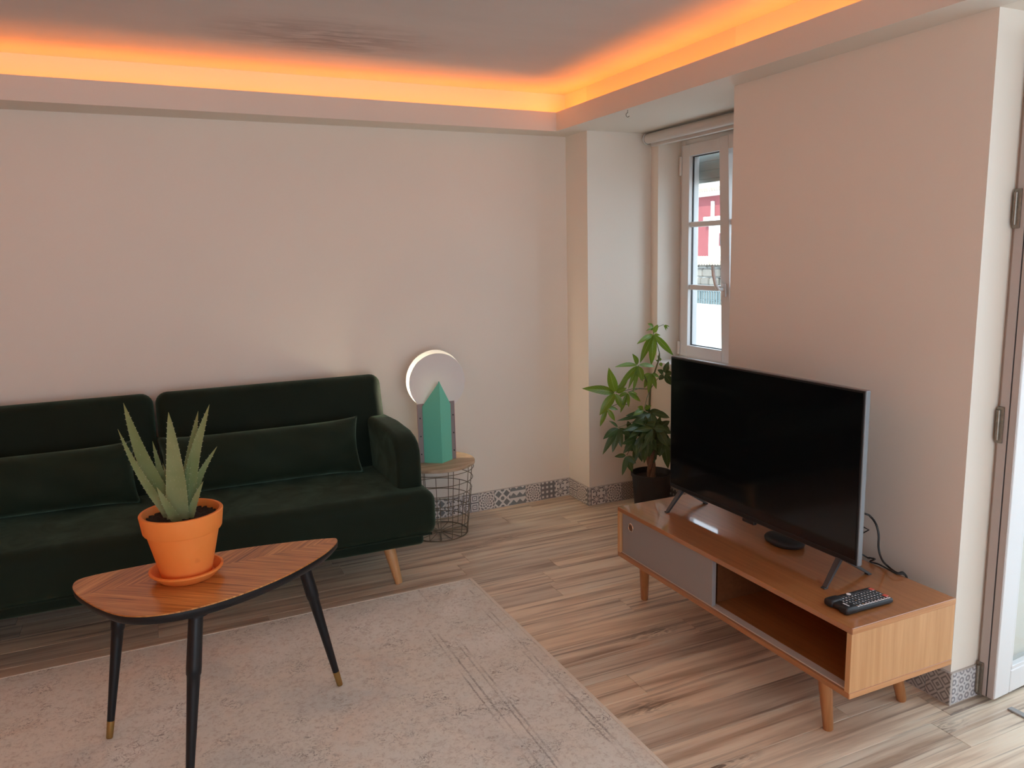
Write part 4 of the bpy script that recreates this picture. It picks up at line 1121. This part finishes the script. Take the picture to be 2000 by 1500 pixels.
MB().lathe([(0, 0.0007), (0.0128, 0.0007), (0.0128, 0), (0, 0)], 28, mat=Matrix.Translation(pulc) @ RX).obj('finger_hole', M['dark_inside'], dr)
MB().box((X0+0.008, Y0+pt, Z0+pt), (X0+0.036, Y1-pt, Z0+pt+0.004), 0.0006, 1).obj('door_track', M['rail'], tv_t)
for (fx, fy, tx, ty) in ((-0.428, -2.362, -0.436, -2.345), (-0.407, -1.375, -0.438, -1.420), (-0.108, -2.352, -0.150, -2.335), (-0.125, -1.375, -0.160, -1.420)):
    MB().tube([(fx, fy, 0), (fx+(tx-fx)*0.03, fy+(ty-fy)*0.03, 0.004), (tx, ty, Z0-0.014)], [0.0125, 0.0145, 0.0215], 22).obj('leg', M['leg_stand'], tv_t, smooth=True)
MB().box((-0.47, -2.40, Z0-0.014), (-0.13, -2.28, Z0), 0.002).obj('leg_rail', M['oak_y'], tv_t); MB().box((-0.47, -1.48, Z0-0.014), (-0.13, -1.37, Z0), 0.002).obj('leg_rail', M['oak_y'], tv_t)

# ------------------------------------------------------------------ television
tvx = -0.283
tv = thing('television', 'black flat-screen television with its screen off, on the oak stand', 'television', (tvx, -1.84, Z1))
ty0, ty1_, tz0, tz1 = -2.308, -1.368, 0.457, 0.994
ho_ = MB(); ho_.box((tvx+0.002, ty0, tz0), (tvx+0.022, ty1_, tz1), 0.004, 2)
ho_.obj('casing', M['tv_grey'], tv)
MB().box((tvx, ty0+0.0025, tz0+0.0025), (tvx+0.0045, ty1_-0.0025, tz1-0.0025), 0.001, 1).obj('bezel', M['tv_black'], tv)
MB().box((tvx-0.0012, ty0+0.009, tz0+0.020), (tvx+0.002, ty1_-0.009, tz1-0.009)).obj('screen', M['screen'], tv)
MB().box((tvx-0.0014, ty0+0.009, tz0+0.004), (tvx+0.001, ty1_-0.009, tz0+0.0185), 0.0005, 1).obj('chin', M['tv_black'], tv)
MB().take(rbox((tvx+0.018, ty0+0.12, tz0+0.03), (tvx+0.062, ty1_-0.12, tz0+0.33), 0.012, 3)).obj('rear_housing', M['tv_black'], tv, smooth=True)
MB().box((tvx-0.004, -1.866, tz0-0.009), (tvx+0.012, -1.806, tz0+0.004), 0.003).obj('sensor_bump', M['tv_black'], tv)
def tv_foot(yf, splay):
    o = MB()
    j = Vector((tvx+0.011, yf, tz0+0.006))
    for ex, dyy in ((-0.380, splay), (-0.184, splay*0.7)):
        e = Vector((ex, yf+dyy, Z1+0.003)); d = (e-j)
        n = Vector((0, 1, 0)); w = 0.010; u = d.cross(n).normalized()
        a = [j-n*w-u*0.006, j+n*w-u*0.006, j+n*w+u*0.006, j-n*w+u*0.006]; b = [e-n*0.008-u*0.003, e+n*0.008-u*0.003, e+n*0.008+u*0.003, e-n*0.008+u*0.003]
        o.hexa(a+b)
        o.box((e.x-0.009, e.y-0.008, Z1), (e.x+0.006, e.y+0.008, Z1+0.004), 0.001, 1)
    o.box((tvx+0.002, yf-0.012, tz0-0.004), (tvx+0.024, yf+0.012, tz0+0.014), 0.002)
    o.obj('foot', M['tv_foot'], tv)
M['tv_foot'] = plain('dark_grey_foot', (0.045, 0.047, 0.052), 0.4)
tv_foot(-2.235, -0.045); tv_foot(-1.44, -0.05)

sb_ = thing('set_top_box', 'flat oval black box on the stand beneath the television', 'media box', (-0.285, -2.0, Z1))
bx = at(1508, 1064, 2, Z1)
sb_.location = (bx.x+0.045, bx.y-0.01, Z1)
MB().lathe([(0, 0.001), (0.050, 0.001), (0.056, 0.006), (0.058, 0.014), (0.054, 0.021), (0.046, 0.025), (0, 0.026)], 40, mat=Matrix.Translation((sb_.location.x, sb_.location.y, Z1)) @ Matrix.Diagonal((0.95, 1.35, 1, 1))).obj('body', M['matte_black'], sb_, smooth=45)
MB().lathe([(0, 0.0), (0.044, 0.0), (0.044, 0.002), (0, 0.002)], 30, mat=Matrix.Translation((sb_.location.x, sb_.location.y, Z1)) @ Matrix.Diagonal((0.95, 1.35, 1, 1))).obj('rubber_base', M['cable'], sb_)

# cables behind the television
def smooth_path(P, n=6):
    P = [Vector(p) for p in P]; out = []
    for i in range(len(P)-1):
        p0 = P[max(i-1, 0)]; p1 = P[i]; p2 = P[i+1]; p3 = P[min(i+2, len(P)-1)]
        for k in range(n):
            t = k/n; out.append(0.5*((2*p1)+(p2-p0)*t+(2*p0-5*p1+4*p2-p3)*t*t+(3*p1-p0-3*p2+p3)*t*t*t))
    out.append(P[-1]); return out
cx = -0.150
C = lambda a, b, x=cx: at(a, b, 0, x)
pA = [(tvx+0.065, -2.10, 0.60), C(1686, 1002, -0.17), C(1700, 1009), C(1711, 1024), C(1716, 1045), C(1716, 1070), C(1722, 1092, -0.14), at(1734, 1106, 2, Z1+0.004), at(1752, 1119, 2, Z1+0.004), (-0.090, -2.315, Z1+0.004), (-0.080, -2.325, Z1-0.03), (-0.075, -2.32, 0.25)]
tag(MB().tube(smooth_path(pA), 0.0033, 8).obj('power_cable', M['cable'], smooth=True), 'black cable looping out behind the right edge of the television', 'cable')
pB = [(tvx+0.065, -2.05, 0.52), at(1686, 1084, 2, Z1+0.008), at(1697, 1089, 2, Z1+0.008), at(1709, 1092, 2, Z1+0.018), at(1699, 1097, 2, Z1+0.006), at(1716, 1102, 2, Z1+0.004), at(1735, 1112, 2, Z1+0.011), at(1752, 1121, 2, Z1+0.011), (-0.088, -2.328, Z1-0.01), (-0.075, -2.335, 0.25)]
tag(MB().tube(smooth_path(pB, 4), 0.0026, 8).obj('power_cable', M['cable'], smooth=True), 'thin kinked black cable lying on the stand behind the television', 'cable')
pC = [(tvx+0.065, -2.08, 0.56), C(1684, 1028, -0.2), C(1697, 1035, -0.2), C(1684, 1042, -0.2), (tvx+0.065, -2.06, 0.50)]
tag(MB().tube(smooth_path(pC, 1), 0.0024, 8).obj('signal_cable', M['cable'], smooth=True), 'short bent black cable end poking past the television edge', 'cable')

# remote control with keyboard
rc = [at(1620, 1168, 2, Z1+0.014), at(1699, 1150, 2, Z1+0.014), at(1738, 1169, 2, Z1+0.014), at(1652, 1196, 2, Z1+0.014)]
cen_ = sum(rc, Vector())/4
ex = ((rc[1]-rc[0]) + (rc[2]-rc[3])).normalized(); rang = math.atan2(ex.y, ex.x)
rw, rh = 0.176, 0.088
rem = thing('remote_control', 'black keyboard remote lying near the right end of the stand', 'remote', (cen_.x, cen_.y, Z1), rang)
b_ = MB(); t = rbox((-rw/2, -rh/2, 0.002), (rw/2, rh/2, 0.018), 0.007, 4); b_.take(t)
t = rbox((-rw/2-0.004, -rh/2, 0.0), (-rw/2+0.045, -rh/2+0.034, 0.022), 0.009, 4); b_.take(t)
t = rbox((-rw/2-0.004, rh/2-0.034, 0.0), (-rw/2+0.045, rh/2, 0.022), 0.009, 4); b_.take(t)
b_.obj('body', M['matte_black'], rem, smooth=True, local=True)
kp = MB(); kw = MB(); ko = MB()
rk = random.Random(4)
for r_ in range(6):
    for c_ in range(12):
        x = -rw/2+0.026+c_*0.0118; yk = rh/2-0.013-r_*0.0122
        kp.box((x, yk-0.0085, 0.0178), (x+0.0098, yk, 0.0196), 0.0008, 1)
        u_ = rk.random()
        if r_ > 0:
            tgt = ko if u_ < 0.14 and c_ < 5 else kw
            tgt.box((x+0.0024, yk-0.0058, 0.0196), (x+0.0024+rk.uniform(0.002, 0.0055), yk-0.0026, 0.01985))
for c_ in range(12): kw.box((-rw/2+0.026+c_*0.0118, -rh/2+0.0035, 0.0185), (-rw/2+0.0355+c_*0.0118, -rh/2+0.0078, 0.0195))
kw.box((-rw/2+0.014, -rh/2+0.012, 0.0215), (-rw/2+0.018, -rh/2+0.034, 0.0222))
kp.obj('key', M['tv_foot'], rem, local=True)['kind'] = 'stuff'
kw.obj('key_legend', M['key'], rem, local=True)['kind'] = 'stuff'
ko.obj('key_legend', M['key_orange'], rem, local=True)['kind'] = 'stuff'
for yy_ in (rh/2-0.020, -rh/2+0.020):
    MB().take(rbox((rw/2-0.019, yy_-0.007, 0.0175), (rw/2-0.006, yy_+0.007, 0.0205), 0.001, 1)).obj('red_key', M['key_red'], rem, local=True)
MB().lathe([(0, 0.0195), (0.0065, 0.0195), (0.0065, 0.021), (0, 0.0215)], 20, (-0.010, rh/2-0.016, 0)).obj('white_key', M['key'], rem, local=True)
